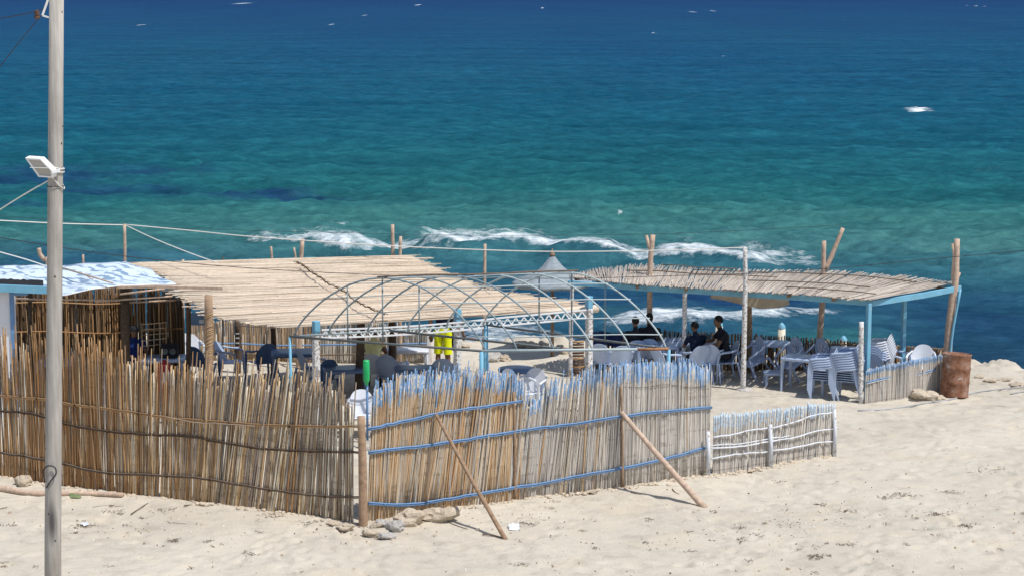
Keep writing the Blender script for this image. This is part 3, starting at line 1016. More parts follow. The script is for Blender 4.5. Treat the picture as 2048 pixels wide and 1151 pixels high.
fence_backing(fr, RB, rt, rl, 520, 'reed_grey', hfac=.88, lean_j=1.0, back=.025, r=.017)
for pts in ([(735, 856), (800, 842), (875, 825), (960, 812), (1047, 800)],
            [(737, 902), (800, 895), (880, 885), (950, 874), (1020, 862), (1085, 853), (1130, 848), (1240, 831), (1330, 820), (1424, 812)],
            [(737, 1004), (790, 1007), (850, 1003), (900, 995), (960, 984), (1090, 963), (1180, 945), (1240, 935), (1330, 915), (1412, 893)]):
    P = rail(fr, pts, right_pair, .0145, 'blue_paint')
    lashings(fr, P, .013, 'blue_paint', 8)
# two uprights and a thin tie wire in the weave
for bx, br, tr in ((1245, 980, 740), (1030, 1004, 752)):
    a = on_plane(bx, br, *right_pair(bx), off=.035)
    b_ = on_plane(bx - 3, tr + 30, *right_pair(bx), off=.035)
    mb = MB(); mb.tube(smooth_path([a, a.lerp(b_, .5) + Vector((.01, 0, 0)), b_], 4), [.026, .018], 7, wob=.08)
    world_part(mb, 'upright', 'bark', fr, True)
P = smooth_path([on_plane(px, py, *right_pair(px), off=.03) for px, py in ((1240, 772), (1290, 774), (1330, 768), (1380, 774), (1415, 770))], 4)
mb = MB(); mb.tube(P, .004, 4); world_part(mb, 'tie_wire', 'cable_black', fr, True)

mb = MB()
ct = at_y(722, 832, corner.y)
mb.tube(smooth_path([corner - Vector((0, 0, .2)), corner.lerp(ct, .5) + Vector((.012, 0, 0)), ct], 5), [.075, .058], 12, wob=.03)
world_thing(mb, 'fence_post', 'bark_mid', 'stout brown corner post where the two tall reed fences meet', 'post', smooth=True)

# ---- slanting braces
for (fx, fy), (tx, ty), r0, lab in (((1010, 1076), (872, 828), .038, 'thin grey-brown pole propping the blue-railed fence above the pile of rocks'),
                                    ((1406, 1011), (1243, 824), .055, 'thick tan pole propping the blue-railed fence near its far end')):
    a = at(fx, fy)
    b_ = on_plane(tx, ty, *right_pair(tx), off=.08)
    m_ = a.lerp(b_, .5) + Vector((0, 0, -.015))
    mb = MB(); mb.tube(smooth_path([a - (b_ - a) * .03, m_, b_], 6), [r0, r0 * .72], 10, wob=.04)
    world_thing(mb, 'brace_pole', 'bark' if r0 < .05 else 'bark_pale', lab, 'pole', 'poles propping up the fence', smooth=True)

# ---- low white-tipped fence
WB = [(1424, 948), (1540, 930), (1668, 909)]
WB_W = [at(*p) for p in WB]
def white_pair(px):
    return (WB_W[0], WB_W[1]) if px < 1540 else (WB_W[1], WB_W[2])
fw = empty('low_fence', WB_W[1], 0, 'low grey cane fence with white tips and white rails beside the tall fence', 'fence')
fence_parts(fw, WB, [(1424, 829), (1540, 818), (1600, 810), (1668, 806)], [(1424, 0), (1540, 2), (1560, 6), (1668, 2)], 84, SLATS_PALE, lambda px: 'reed_grey', .018, 1.2, name='cane')
for pts in ([(1427, 873), (1460, 869), (1500, 860), (1539, 855)], [(1545, 855), (1590, 843), (1630, 829), (1670, 824)],
            [(1422, 896), (1480, 892), (1540, 882), (1590, 874), (1630, 862), (1676, 855)],
            [(1422, 917), (1470, 908), (1535, 903)], [(1545, 901), (1600, 892), (1630, 885), (1671, 881)]):
    rail(fw, pts, white_pair, .015, 'white_rail', double=False, off=.05, wob=.006)
rail(fw, [(1422, 890), (1480, 886), (1540, 876), (1580, 871)], white_pair, .012, 'white_rail', double=False, off=.05)
for px, rb, tt, r0 in ((1416, 947, 862, .038), (1541, 930, 848, .038), (1669, 908, 818, .036)):
    a = on_plane(px, rb + 4, *white_pair(px), off=.07)
    b_ = on_plane(px, tt, *white_pair(px), off=.07)
    mb = MB(); mb.tube([a, a.lerp(b_, .5) + Vector((.008, 0, 0)), b_], [r0, r0 * .85], 8, wob=.05)
    world_part(mb, 'post', 'white_rail', fw, True)

# ------------------------------------------------------------------ utility pole with lamp
pb = at_z(104, 1330, 0)
pb.z = gh(pb.x, pb.y)
PY = pb.y
ptop = at_y(113.5, -60, PY)
up = empty('utility_pole', pb, 0, 'tall weathered grey pole standing in front of the reed fence with a scorched patch', 'utility pole')
mb = MB()
d = ptop - pb
mb.tube([pb + d * t - Vector((0, 0, .3)) * (t == 0) for t in (0, .2, .4, .6, .8, 1)], [.104, .100, .096, .091, .087, .083], 24)
shaft = world_part(mb, 'shaft', 'pole', up, True, origin=pb)
def on_pole(py, off=(0, 0, 0)):
    z = at_y(110, py, PY).z
    t = (z - pb.z) / d.z
    return pb + d * t + Vector(off)
def pole_loop(py, r, mat, tilt=0.0, rr=.008, name='wire_tie'):
    c = on_pole(py)
    ring = [c + Vector((math.cos(a) * r, math.sin(a) * r, math.cos(a) * tilt)) for a in [k * 2 * math.pi / 14 for k in range(15)]]
    mb = MB(); mb.tube(ring, rr, 5); world_part(mb, name, mat, up, True)
pole_loop(333, .103, 'rope_white', -.03, .007); pole_loop(341, .103, 'rope_white', -.02, .007)
pole_loop(372, .102, 'cable_black', 0.0, .004); pole_loop(356, .104, 'rope_white', -.13, .006)
mb = MB()
c0 = on_pole(945, (0, -.115, 0))
mb.tube(smooth_path([c0 + Vector(v) for v in ((-.09, .04, -.10), (-.09, -.0, .06), (-.03, -.01, .12), (.05, -.01, .10), (.06, -.01, .02), (.0, -.01, -.06), (-.07, .02, -.16))], 6), .009, 6)
world_part(mb, 'cable_loop', 'cable_black', up, True)
# top bracket with insulator
mb = MB()
b0 = on_pole(14, (-.09, -.02, 0))
mb.beam(b0 + Vector((.02, 0, .14)), b0 + Vector((-.07, -.02, -.10)), .035, .025)
mb.beam(b0 + Vector((-.07, -.02, -.10)), b0 + Vector((.03, .0, -.13)), .03, .02)
world_part(mb, 'bracket', 'white_porcelain', up)
mb = MB()
mb.lathe([(0.0, -.05), (.03, -.05), (.04, -.03), (.022, -.01), (.04, .01), (.022, .03), (.03, .05), (0, .055)], 12, b0 + Vector((-.13, -.03, -.09)))
world_part(mb, 'insulator', 'rust_spiral', up, True)
# floodlight, aimed down at the beach
lc = at_y(78, 336, PY - .12)
fx = empty('floodlight', lc, 0, 'white square floodlight strapped to the utility pole, facing down and left', 'floodlight')
lampq = Matrix.Rotation(math.radians(-22), 4, 'Y') @ Matrix.Rotation(math.radians(28), 4, 'X')
def flood_box(mb, c, s, mi=0):
    vs = []
    for sz, k in ((-.5, .86), (.5, 1.0)):
        for x, y in ((-.5, -.5), (.5, -.5), (.5, .5), (-.5, .5)):
            vs.append(lc + (lampq @ (Vector(c) + Vector((x * s[0] * k, sz * s[1], y * s[2] * k)))))
    mb.add(vs, [(3, 2, 1, 0), (4, 5, 6, 7), (0, 1, 5, 4), (1, 2, 6, 5), (2, 3, 7, 6), (3, 0, 4, 7)], mi)
# outline read from the photograph: a thin tray seen from below its lower edge
tray = [(50, 316), (80, 318), (104, 342), (106, 356), (77, 354)]
front = [at_y(x, y, PY - .24 + .10 * (y - 316) / 40) for x, y in tray]
back = [p + Vector((.035, .07, .02)) for p in front]
mb = MB()
n = len(front)
cen = sum(front, Vector()) / n
inner = [p.lerp(cen, .16) for p in front]
rec = [p + Vector((.006, .012, .004)) for p in inner]
vs = front + back + inner + rec
fs = [tuple(reversed(range(n, 2 * n)))] + [((i + 1) % n, i, i + n, (i + 1) % n + n) for i in range(n)]
fs += [(i, (i + 1) % n, 2 * n + (i + 1) % n, 2 * n + i) for i in range(n)]
fs += [(2 * n + i, 2 * n + (i + 1) % n, 3 * n + (i + 1) % n, 3 * n + i) for i in range(n)]
mb.add(vs, fs); world_part(mb, 'housing', 'lamp_body', fx)
mb = MB(); mb.add([p + Vector((-.001, -.002, 0)) for p in rec], [tuple(range(n))]); world_part(mb, 'lens', 'lamp_glass', fx)
mb = MB(); mb.beam(at_y(104, 344, PY - .15), at_y(120, 341, PY - .11), .03, .035); mb.beam(at_y(60, 335, PY - .225), at_y(96, 336, PY - .215), .012, .006)
world_part(mb, 'mounting_arm', 'lamp_body', fx)

def rope(name, mat, label, cat, pts, r, group=None, per=8):
    P = smooth_path([at_y(*p) for p in pts], per)
    mb = MB(); mb.tube(P, r, 5)
    return world_thing(mb, name, mat, label, cat, group, smooth=True)
rope('guy_rope', 'rope_white', 'pale rope running down and left from below the floodlight', 'rope', [(99, 360, PY), (50, 388, PY + .8), (0, 419, PY + 1.6), (-60, 458, PY + 2.6)], .008)
rope('overhead_wire', 'cable_black', 'upper dark wire leaving the insulator at the pole top', 'wire', [(92, 17, PY), (50, 28, PY + .5), (0, 37, PY + 1), (-80, 48, PY + 2)], .006)
rope('overhead_wire', 'cable_black', 'lower thin wire slanting steeply down from the insulator at the pole top', 'wire', [(92, 20, PY), (50, 70, PY + .5), (0, 134, PY + 1), (-80, 250, PY + 2)], .005)
rope('line_rope', 'rope_white', 'long white rope strung from the grey stake to the shelter\'s tall front pole', 'rope',
     [(250, 449, 42.3), (370, 460, 42.2), (490, 472, 42.0), (640, 483, 41.9), (790, 492, 41.7), (950, 499, 41.6), (1105, 503, 41.5), (1300, 501, 41.3), (1490, 495, 41.0)], .012)
rope('line_rope', 'rope_white', 'white rope stretched from the left edge of the view to the grey stake', 'rope', [(-80, 437, 40.5), (0, 441, 41.0), (125, 447, 41.6), (249, 450, 42.3)], .012)
rope('line_rope', 'rope_white', 'white rope dropping from the grey stake onto the reed canopy', 'rope', [(250, 450, 42.2), (310, 478, 41.2), (380, 506, 40.4), (436, 526, 39.9)], .010)
rope('line_rope', 'rope_white', 'white rope slanting down to the leaf-printed cloth beside the utility pole', 'rope', [(-60, 487, 39.0), (0, 504, 39.4), (50, 518, 39.8), (93, 532, 40.1)], .012)
rope('power_cable', 'cable_black', 'black cable sagging low across both reed roofs', 'cable',
     [(-80, 462, 30), (0, 475, 31), (200, 506, 33), (400, 528, 34.5), (600, 542, 35.5), (800, 551, 36.5), (960, 556, 37.2), (1160, 556, 38), (1350, 551, 38.6), (1540, 545, 39), (1700, 533, 39), (1860, 518, 38.8), (2048, 501, 38.4), (2200, 486, 38)], .0065)
rope('power_cable', 'cable_black', 'faint thin cable crossing in front of the breaking waves', 'cable',
     [(-80, 422, 47.0), (0, 431, 47.0), (330, 455, 47), (700, 466, 46.5), (1000, 471, 46), (1300, 468, 45.5), (1500, 460, 45), (1680, 450, 44.5)], .0045)

# ------------------------------------------------------------------ driftwood posts
def wood_post(pts, r, label, mat='bark_pale', fork=None, group='weathered posts standing along the sea side', name='wooden_post', n=8):
    """pts: (px,row) from the ground up, first is on the ground"""
    p0 = at(*pts[0])
    P = [p0 - Vector((0, 0, .15))] + [at_y(px, py, p0.y) for px, py in pts[1:]]
    root = None
    if fork:
        root = empty(name, p0, 0, label, 'post', group)
        mb = MB(); mb.tube(smooth_path(P, 4), [r, r * .75], n, wob=.06); world_part(mb, 'trunk', mat, root, True)
        Q = [at_y(px, py, p0.y) for px, py in fork]
        mb = MB(); mb.tube(smooth_path(Q, 4), [r * .7, r * .55], n, wob=.07); world_part(mb, 'branch', mat, root, True)
        return root
    mb = MB(); mb.tube(smooth_path(P, 4), [r, r * .75], n, wob=.06)
    return world_thing(mb, name, mat, label, 'post', group, smooth=True, origin=p0)

wood_post([(100, 735), (97, 540), (88, 520), (80, 508), (78, 496)], .06, 'bent tan post end curving up behind the cloth roof')
wood_post([(167, 735), (167, 560), (166, 509)], .032, 'short pointed stake right of the utility pole, behind the cloth roof')
wood_post([(250, 755), (250, 540), (249, 448)], .042, 'tall grey stake that carries the white rope behind the cloth roof')
wood_post([(366, 735), (366, 560), (366, 519)], .035, 'stub of a post just showing behind the reed canopy, tan topped')
wood_post([(445, 735), (446, 560), (446, 514)], .02, 'thin dark stub showing over the back edge of the reed canopy', 'dark_wood')
wood_post([(545, 735), (544, 540), (542, 493)], .032, 'narrow pointed stake behind the canopy, left of a stouter pair')
wood_post([(594, 735), (592, 540), (588, 495)], .030, 'leaning thin stake touching the stout post behind the canopy')
wood_post([(598, 732), (600, 560), (605, 478)], .062, 'stout tapering post leaning right behind the canopy', 'bark_pale')
wood_post([(786, 735), (786, 540), (785, 449)], .050, 'taller knotty post of the close pair behind the canopy corner')
wood_post([(800, 737), (800, 540), (801, 473)], .046, 'shorter post of the close pair behind the canopy corner')
wood_post([(968, 745), (969, 560), (970, 488)], .042, 'lone thin knotty pole between the canopy and the straw umbrella')

# ------------------------------------------------------------------ reed canopy (left)
CANES = []
for i in range(8):
    rr_ = random.Random(300 + i)
    mb = MB()
    mb.tube([(0, 0, 0), (rr_.uniform(-.012, .012), rr_.uniform(-.01, .01), .25), (rr_.uniform(-.02, .02), rr_.uniform(-.015, .01), .5), (rr_.uniform(-.012, .012), 0, .75), (0, 0, 1)], [.0135, .008], 5)
    CANES.append(mb.mesh('cane', 'straw', True))
LONGCANES = []

def roof(root, Lf, Rf, n, mat, sag=.0, ov=.10, under=200, ragged=.05, seg=(.55, 1.0), rfac=1.0, lift=.02):
    for i in range(n):
        t = (i + rnd.uniform(0, 1)) / n
        a, b_ = Lf(t), Rf(t)
        dd = (b_ - a)
        L = dd.length
        x = dd / L
        k = rnd.uniform(*seg)
        s0 = rnd.uniform(0, 1 - k) if rnd.random() < .4 else (0 if rnd.random() < .5 else 1 - k)
        ea = (-abs(rnd.gauss(0, ov)) if s0 < .01 else 0)
        eb = (abs(rnd.gauss(0, ov)) if s0 + k > .99 else 0)
        p = a + dd * s0 + x * ea + Vector((0, 0, lift + rnd.uniform(0, ragged)))
        q = a + dd * (s0 + k) + x * eb + Vector((0, 0, lift + rnd.uniform(0, ragged)))
        v = q - p
        f = rfac * rnd.uniform(.8, 1.35)
        inst('cane', rnd.choice(CANES), root, p - root.location, rot_to(v) @ Quaternion((0, 0, 1), rnd.uniform(0, 6.28)), (f, f, v.length), mat)
    mb = MB()
    for i in range(under):
        t = (i + rnd.uniform(0, 1)) / under
        a, b_ = Lf(t), Rf(t)
        x = (b_ - a).normalized()
        p = a + x * rnd.uniform(0, .08) + Vector((0, 0, rnd.uniform(-.006, .012)))
        q = b_ - x * rnd.uniform(0, .08) + Vector((0, 0, rnd.uniform(-.006, .012)))
        m_ = p.lerp(q, .5) - Vector((0, 0, sag)) + Vector((0, 0, rnd.uniform(-.01, .01)))
        mb.tube([p, m_, q], .010 * rfac * rnd.uniform(.8, 1.2), 4)
    o = world_part(mb, 'cane_underlayer', mat, root, True)
    o['kind'] = 'stuff'

def curve3(tab):
    ts = [a[0] for a in tab]
    P = [at_z(a[1], a[2], a[3]) for a in tab]
    def f(t):
        return Vector([float(np.interp(t, ts, [p[k] for p in P])) for k in range(3)])
    return f
LcL = curve3([(0, 252, 527, 2.60), (.3, 335, 556, 2.43), (.5, 368, 588, 2.31), (.7, 402, 617, 2.20), (.85, 440, 638, 2.12), (1, 556, 656, 2.03)])
LcR = curve3([(0, 822, 511, 2.62), (.18, 868, 533, 2.50), (.38, 915, 556, 2.38), (.55, 962, 577, 2.28), (.75, 1060, 592, 2.17), (.9, 1140, 602, 2.10), (1, 1184, 616, 2.04)])
canopy = empty('reed_canopy', at(900, 850), 0, 'big sun-bleached reed canopy roof on white posts with a zigzag beam', 'canopy')
# sag/ripple through the sheet
def LcLs(t):
    p = LcL(t); p.z += .02 * math.sin(t * 9); return p
roof(canopy, LcLs, LcR, 296, 'straw', .012, .15, 620, .014, (.5, 1.0), .85, .004)
# crossing battens showing the seam
mb = MB()
seam = [(592, 524, .02), (606, 531, .12), (630, 548, .25), (655, 565, .38), (685, 580, .50), (715, 603, .62), (745, 618, .74), (770, 628, .8)]
Ps = []
for px, py, t in seam:
    z = 2.60 - .57 * t + .07
    Ps.append(at_z(px, py, z))
Ps = smooth_path(Ps, 6)
mb.tube([p + Vector((rnd.uniform(-.02, .02), 0, rnd.uniform(-.01, .012))) for p in Ps], .012, 5, wob=.5)
for p in Ps[::2]:
    mb.tube([p - Vector((.05, .02, 0)), p + Vector((0, 0, .02)), p + Vector((.05, .02, 0))], .009, 4)
world_part(mb, 'seam_cord', 'cord_brown', canopy, True)
for px, py, qx, qy, t in ((960, 571, 985, 580, .6), (700, 646, 775, 640, .97), (560, 655, 470, 650, 1.0), (905, 636, 1040, 622, .97)):
    mb = MB(); z = 2.60 - .57 * t + .05
    mb.tube([at_z(px, py, z), at_z((px + qx) / 2, (py + qy) / 2 + 1, z), at_z(qx, qy, z)], .009, 4)
    world_part(mb, 'loose_cane', 'twig', canopy, True)
# front edge roll
mb = MB()
e0, e1 = LcL(1.0), LcR(1.0)
mb.tube([e1 + (e0 - e1) * t + Vector((0, -.02, .0)) for t in (-.02, .1, .25)], [.075, .05, .02], 8, wob=.1)
world_part(mb, 'rolled_edge', 'straw', canopy, True)

TY = [(632, 36.3), (915, 37.3), (1178, 38.45)]
def boxpost(root, px, row_top, Y, w, mat, name='post', cap=None, caprows=20, px2=None):
    pt = at_y(px, row_top, Y)
    pz = gh(pt.x, pt.y)
    ptb = at_y(px2 if px2 else px, 780, Y)
    b_ = Vector((ptb.x, pt.y, pz - .1))
    capz = at_y(px, row_top + caprows, Y).z
    q = Quaternion((0, 0, 1), .62)
    mb = MB()
    h = (capz if cap else pt.z) - b_.z
    c = Vector(((pt.x + b_.x) / 2, pt.y, b_.z + h / 2))
    mb.box(c, (w, w, h), q)
    world_part(mb, name, mat, root, bevel=.008)
    if cap:
        mb = MB(); mb.box((pt.x, pt.y, (capz + pt.z) / 2), (w * 1.02, w * 1.02, pt.z - capz), q)
        world_part(mb, 'post_top', cap, root, bevel=.008)
for (px, Y), top in zip(TY, (641, 617, 592)):
    boxpost(canopy, px, top, Y, .115, 'white_worn', cap='sky_paint', caprows=24)
# zigzag beam: two chords and the diagonals
chT = [(643, 659), (760, 655), (845, 650), (918, 644), (1010, 634), (1100, 626), (1172, 619)]
def truss_pt(px, row):
    Y = interp(TY, px) - .09
    return at_y(px, row, Y)
def chord(off):
    return [truss_pt(px, py + off) for px, py in chT]
for off in (0, 16):
    pts = chord(off)
    for a, b_ in zip(pts[:-1], pts[1:]):
        mb = MB(); mb.beam(a, b_, .035, .026); world_part(mb, 'chord', 'lamp_body', canopy)
nz = 64
prev = None
for k in range(nz + 1):
    px = 643 + (1172 - 643) * k / nz
    row = interp(chT, px)
    p = truss_pt(px, row + (2 if k % 2 else 15))
    if prev is not None:
        mb = MB(); mb.beam(prev, p, .016, .023); world_part(mb, 'lattice_bar', 'lamp_body', canopy)
    prev = p
# the rope-bound post and dark inner posts
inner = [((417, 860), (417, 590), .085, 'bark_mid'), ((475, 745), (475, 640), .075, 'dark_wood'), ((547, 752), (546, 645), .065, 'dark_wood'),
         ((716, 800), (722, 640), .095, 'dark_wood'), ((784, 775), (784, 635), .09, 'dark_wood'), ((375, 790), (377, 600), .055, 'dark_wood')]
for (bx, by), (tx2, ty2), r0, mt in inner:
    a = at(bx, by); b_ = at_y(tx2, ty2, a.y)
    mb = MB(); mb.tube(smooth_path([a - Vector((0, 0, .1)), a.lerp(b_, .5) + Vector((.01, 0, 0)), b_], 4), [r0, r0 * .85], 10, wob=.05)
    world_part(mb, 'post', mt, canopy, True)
a = at(417, 860)
for row in [628, 632, 652, 660, 664, 668, 676, 684, 690, 700, 704, 710]:
    c = at_y(417, row, a.y)
    mb = MB()
    mb.tube([c + Vector((math.cos(k * .785) * .086, math.sin(k * .785) * .086, .03 * math.cos(k * .785))) for k in range(9)], .008, 4)
    world_part(mb, 'rope_wrap', 'cord_tan', canopy, True)
for row in (665, 674, 684, 692):
    c = at_y(475, row, at(475, 745).y)
    mb = MB(); mb.box(c - Vector((-.01, .078, 0)), (.08, .01, .025)); world_part(mb, 'pale_band', 'white_worn', canopy)

# ------------------------------------------------------------------ leaf-printed cloth roof, its poles and the hut
cloth = empty('cloth_canopy', at(200, 800), 0, 'pale blue cloth roof printed with leaves, stretched over poles behind the utility pole', 'canopy')
bk = curve3([(0, -80, 538, 2.62), (.35, 60, 533, 2.62), (.5, 120, 533, 2.62), (.8, 250, 527, 2.66), (1, 300, 540, 2.58)])
fr_ = curve3([(0, -80, 552, 2.58), (.35, 60, 575, 2.46), (.5, 128, 591, 2.38), (.62, 180, 581, 2.45), (.8, 240, 573, 2.50), (1, 352, 571, 2.44)])
rows = []
for i in range(15):
    s = i / 14
    rw = []
    for j in range(61):
        t = j / 60
        p = bk(t).lerp(fr_(t), s)
        p.z += .035 + .05 * math.sin(math.pi * s) * math.sin(t * 17 + s * 4) * .5 + .03 * mnoise.noise((p.x * 1.9, p.y * 2.6, 0)) - .04 * math.sin(math.pi * s) * (t > .45)
        rw.append(p)
    rows.append(rw)
mb = MB(); mb.sheet(rows, .012); world_part(mb, 'cloth', 'leaf_cloth', cloth, True, origin=at(200, 800))
hem = [p + Vector((0, -.006, -.012)) for p in rows[-1]]
mb = MB(); mb.tube(hem, .014, 5); world_part(mb, 'hem', 'lamp_body', cloth, True)
mb = MB()
PB = [at_y(p[0], p[1], p[2]) for p in ((236, 574, 37.75), (300, 573, 37.7), (360, 573, 37.65), (445, 577, 37.55))]
mb.beam(PB[0], PB[1], .05, .045); mb.beam(PB[1], PB[3], .05, .05)
world_part(mb, 'edge_board', 'bark_pale', cloth)
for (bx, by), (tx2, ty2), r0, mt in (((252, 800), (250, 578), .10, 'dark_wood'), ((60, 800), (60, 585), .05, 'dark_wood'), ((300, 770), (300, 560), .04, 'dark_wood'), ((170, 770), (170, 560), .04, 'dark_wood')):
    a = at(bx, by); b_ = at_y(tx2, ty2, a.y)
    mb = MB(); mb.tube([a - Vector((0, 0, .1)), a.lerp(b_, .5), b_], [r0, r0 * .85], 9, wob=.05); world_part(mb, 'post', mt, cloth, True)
for a, b_ in (((30, 597, 38.6), (240, 600, 38.9)), ((190, 602, 39), (345, 592, 39)), ((240, 588, 38.3), (330, 577, 38.3)), ((250, 605, 40), (350, 600, 40))):
    mb = MB(); mb.tube([at_y(*a), at_y(*b_)], .02, 6); world_part(mb, 'rafter', 'bark_pale', cloth, True)
mb = MB(); P = [at_y(126, 536, 39.6), at_y(170, 549, 39.0), at_y(226, 566, 38.2)]
mb.tube(P, [.022, .016], 6); mb.tube([P[1], at_y(186, 560, 38.7)], [.014, .008], 5)
world_thing(mb, 'wooden_stick', 'bark_pale', 'thin brown stick lying on the leaf-printed cloth roof', 'stick', smooth=True)

# back reed wall inside the cloth shelter
wall_root = empty('reed_wall', at(200, 772), 0, 'dark reed wall at the back of the cloth shelter, flecked with sunlight', 'wall')
fence_parts(wall_root, [(-40, 772), (372, 770)], [(-40, 566), (300, 566), (345, 585), (372, 592)], [(-40, 0), (372, 0)], 210, REEDS, lambda px: rnd.choice(['reed_brown', 'reed_dark', 'reed_dark']), .015, 1.0)  # darkened reeds put the shelter's shade into the wall's colour
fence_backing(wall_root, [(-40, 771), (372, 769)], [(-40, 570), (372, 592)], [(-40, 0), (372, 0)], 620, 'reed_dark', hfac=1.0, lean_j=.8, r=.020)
A_, B_ = at(-40, 772), at(372, 770)
for row in (606, 664):
    mb = MB(); mb.tube(smooth_path([on_plane(x, row + dy_, A_, B_, .05) for x, dy_ in ((-30, 2), (90, -2), (200, 2), (290, -3), (368, -8))], 4), .016, 6)
    world_part(mb, 'rail', 'reed_brown', wall_root, True)

# small lattice frame leaning there
mb = MB()
for k in range(5):
    x = 284 + k * 12
    mb.tube([at_y(x, 645, 40.8), at_y(x, 700, 40.6)], .011, 5)
for k in range(5):
    mb.tube([at_y(282, 648 + k * 11, 40.75), at_y(334, 644 + k * 10.5, 40.75)], .011, 5)
world_thing(mb, 'cane_trellis', 'reed_tan', 'square cane trellis leaning on the dark reed wall', 'trellis', smooth=True)

# beach hut
hA = at_y(-70, 700, 38.0); hB = at_y(27, 700, 38.0)
hut = empty('beach_hut', Vector((hB.x, 38.0, gh(hB.x, 38.0))), 0, 'white beach hut with blue corner trim and blue fascia, cut by the left edge', 'hut')
zt = at_y(10, 584, 38.0).z
mb = MB(); mb.box(((hA.x + hB.x) / 2, 38.15, zt / 2), (hB.x - hA.x, .3, zt + .1)); world_part(mb, 'wall', 'white_wall', hut, bevel=.01)
mb = MB(); mb.box((hB.x + .004, 37.99, zt / 2), (.075, .06, zt)); world_part(mb, 'corner_trim', 'blue_paint', hut, bevel=.005)
f0, f1 = at_y(-70, 573, 37.75), at_y(96, 580, 37.75)
mb = MB(); mb.beam(f0, f1, .03, .15); world_part(mb, 'fascia', 'sky_paint', hut, bevel=.006)
mb = MB()
rw = []
for i in range(6):
    rw.append([at_y(-70 + 156 * j / 24, 556 + 1.2 * i * 2.8 + 4 * j / 24 + rnd.uniform(-1, 1), 38.1 - .07 * i) + Vector((0, 0, .02 * mnoise.noise((j * .8, i, 0)))) for j in range(25)])
mb.sheet(rw, .03, down=Vector((0, 1, 0))); world_part(mb, 'black_awning', 'black_cloth', hut, True)
f0, f1 = at_y(20, 588, 37.9), at_y(55, 588, 37.9)
mb = MB(); mb.beam(f0, f1, .03, .05); world_part(mb, 'eave_board', 'blue_paint', hut)

# ------------------------------------------------------------------ far reed screen behind the left tables
sb_ = empty('reed_screen', at(620, 724), 0, 'low lit reed screen at the back of the left tables, with a blue rail', 'fence')
SB = [(372, 722), (700, 725), (862, 725)]
fence_parts(sb_, SB, [(372, 620), (420, 640), (700, 640), (862, 655)], [(372, 0), (862, 0)], 285, REEDS, lambda px: 'reed_tan' if px < 640 else ('reed_grey' if rnd.random() < .7 else 'reed_mix'), .02, .8)
SBW = [at(*p) for p in SB]
fence_backing(sb_, SB, [(372, 620), (420, 640), (700, 640), (862, 655)], [(372, 0), (862, 0)], 330, 'reed_grey', hfac=1.0, lean_j=.7, back=.02, r=.015)
for row, mt in ((686, 'blue_paint'), (706, 'twig')):
    mb = MB(); mb.tube(smooth_path([on_plane(x, row + dy_, SBW[0], SBW[-1], .06) for x, dy_ in ((385, 2), (470, 0), (560, 4), (700, 2), (855, 0))], 4), .02, 6)
    world_part(mb, 'rail', mt, sb_, True)
p = at(858, 728); mb = MB(); mb.box(p + Vector((0, -.1, .36)), (.075, .075, .76)); world_part(mb, 'post', 'white_wall', sb_, bevel=.006)
# blue signboard
mb = MB(); mb.box(at_y(396, 637, 41.2), (.36, .03, .26)); ob = world_thing(mb, 'signboard', 'blue_paint', 'small blue board hanging under the canopy between two posts', 'sign', bevel=.004)
mb = MB(); pt_ = at_y(403, 642, 41.17); mb.box(pt_ - ob.location, (.10, .01, .08)); patch_ = mb.build('white_patch', 'white_wall', ob)

# ------------------------------------------------------------------ arched pipe frame
RZ = 2.0
cA, cB, cC, cD = at_z(580, 672, RZ), at_z(963, 701, RZ), at_z(1338, 697, RZ), at_z(972, 649, RZ)
frame = empty('arched_frame', (cA + cC) / 2 - Vector((0, 0, RZ)), 0, 'bare vaulted frame of thin bent metal pipes standing behind the tall fences', 'pipe frame')
def fpart(name, P, r, mat, n=6):
    mb = MB(); mb.tube(P, r, n); return world_part(mb, name, mat, frame, True)
def side(t, a, b_):
    return a.lerp(b_, t)
us = [.02, .19, .385, .59, .79, .985]
def arch_pt(u, s):
    a, b_ = side(u, cA, cD), side(u, cB, cC)
    p = a.lerp(b_, s)
    p.z += 1.17 * (math.sin(math.pi * s) ** .72)
    return p
ss = [0, .02, .06, .12, .2, .3, .4, .5, .6, .7, .8, .88, .94, .98, 1]
for i, u in enumerate(us):
    fpart('arch', smooth_path([arch_pt(u, s) for s in ss], 2), .0165, 'galv' if i < 3 else 'galv_light')
fpart('bottom_rail', [cA, cB], .024, 'galv_dark'); 
cX = cB.lerp(cC, .83)
fpart('bottom_rail', [cB, cX], .027, 'galv_light'); fpart('bottom_rail', [cX, cC], .027, 'rust_pipe')
fpart('bottom_rail', [cA, cD], .020, 'galv_light'); fpart('bottom_rail', [cD, cC], .022, 'galv_dark')
m1, m2 = side(.5, cA, cD), side(.5, cB, cC)
fpart('bottom_rail', [m1, m2], .024, 'galv_dark')
fpart('ridge_pole', smooth_path([arch_pt(u, .5) + Vector((0, 0, .03 + .01 * math.sin(u * 9))) for u in (-.03, .2, .4, .6, .8, 1.02)], 4), .017, 'twig')
fpart('ridge_pole', smooth_path([arch_pt(u, .52) + Vector((0, 0, .0 + .012 * math.sin(u * 12))) for u in (.0, .2, .4, .6, .8, 1.0)], 4), .014, 'galv')
for s in (.68, .80, .90, .965, .32, .18, .07):
    fpart('purlin', smooth_path([arch_pt(u, s) - Vector((0, 0, .012 * math.sin(u * 6.3))) for u in (.0, .25, .5, .75, 1.0)], 3), .012 if s > .5 else .007, 'galv_light' if s > .5 else 'galv')
for s in (.29, .475, .665):
    p = arch_pt(.02, s); q = p.copy(); q.z = RZ; fpart('hanger', [q, p], .014, 'galv')
for s in (.32, .50, .68):
    p = arch_pt(.985, s); q = p.copy(); q.z = RZ; fpart('hanger', [q, p], .014, 'galv')
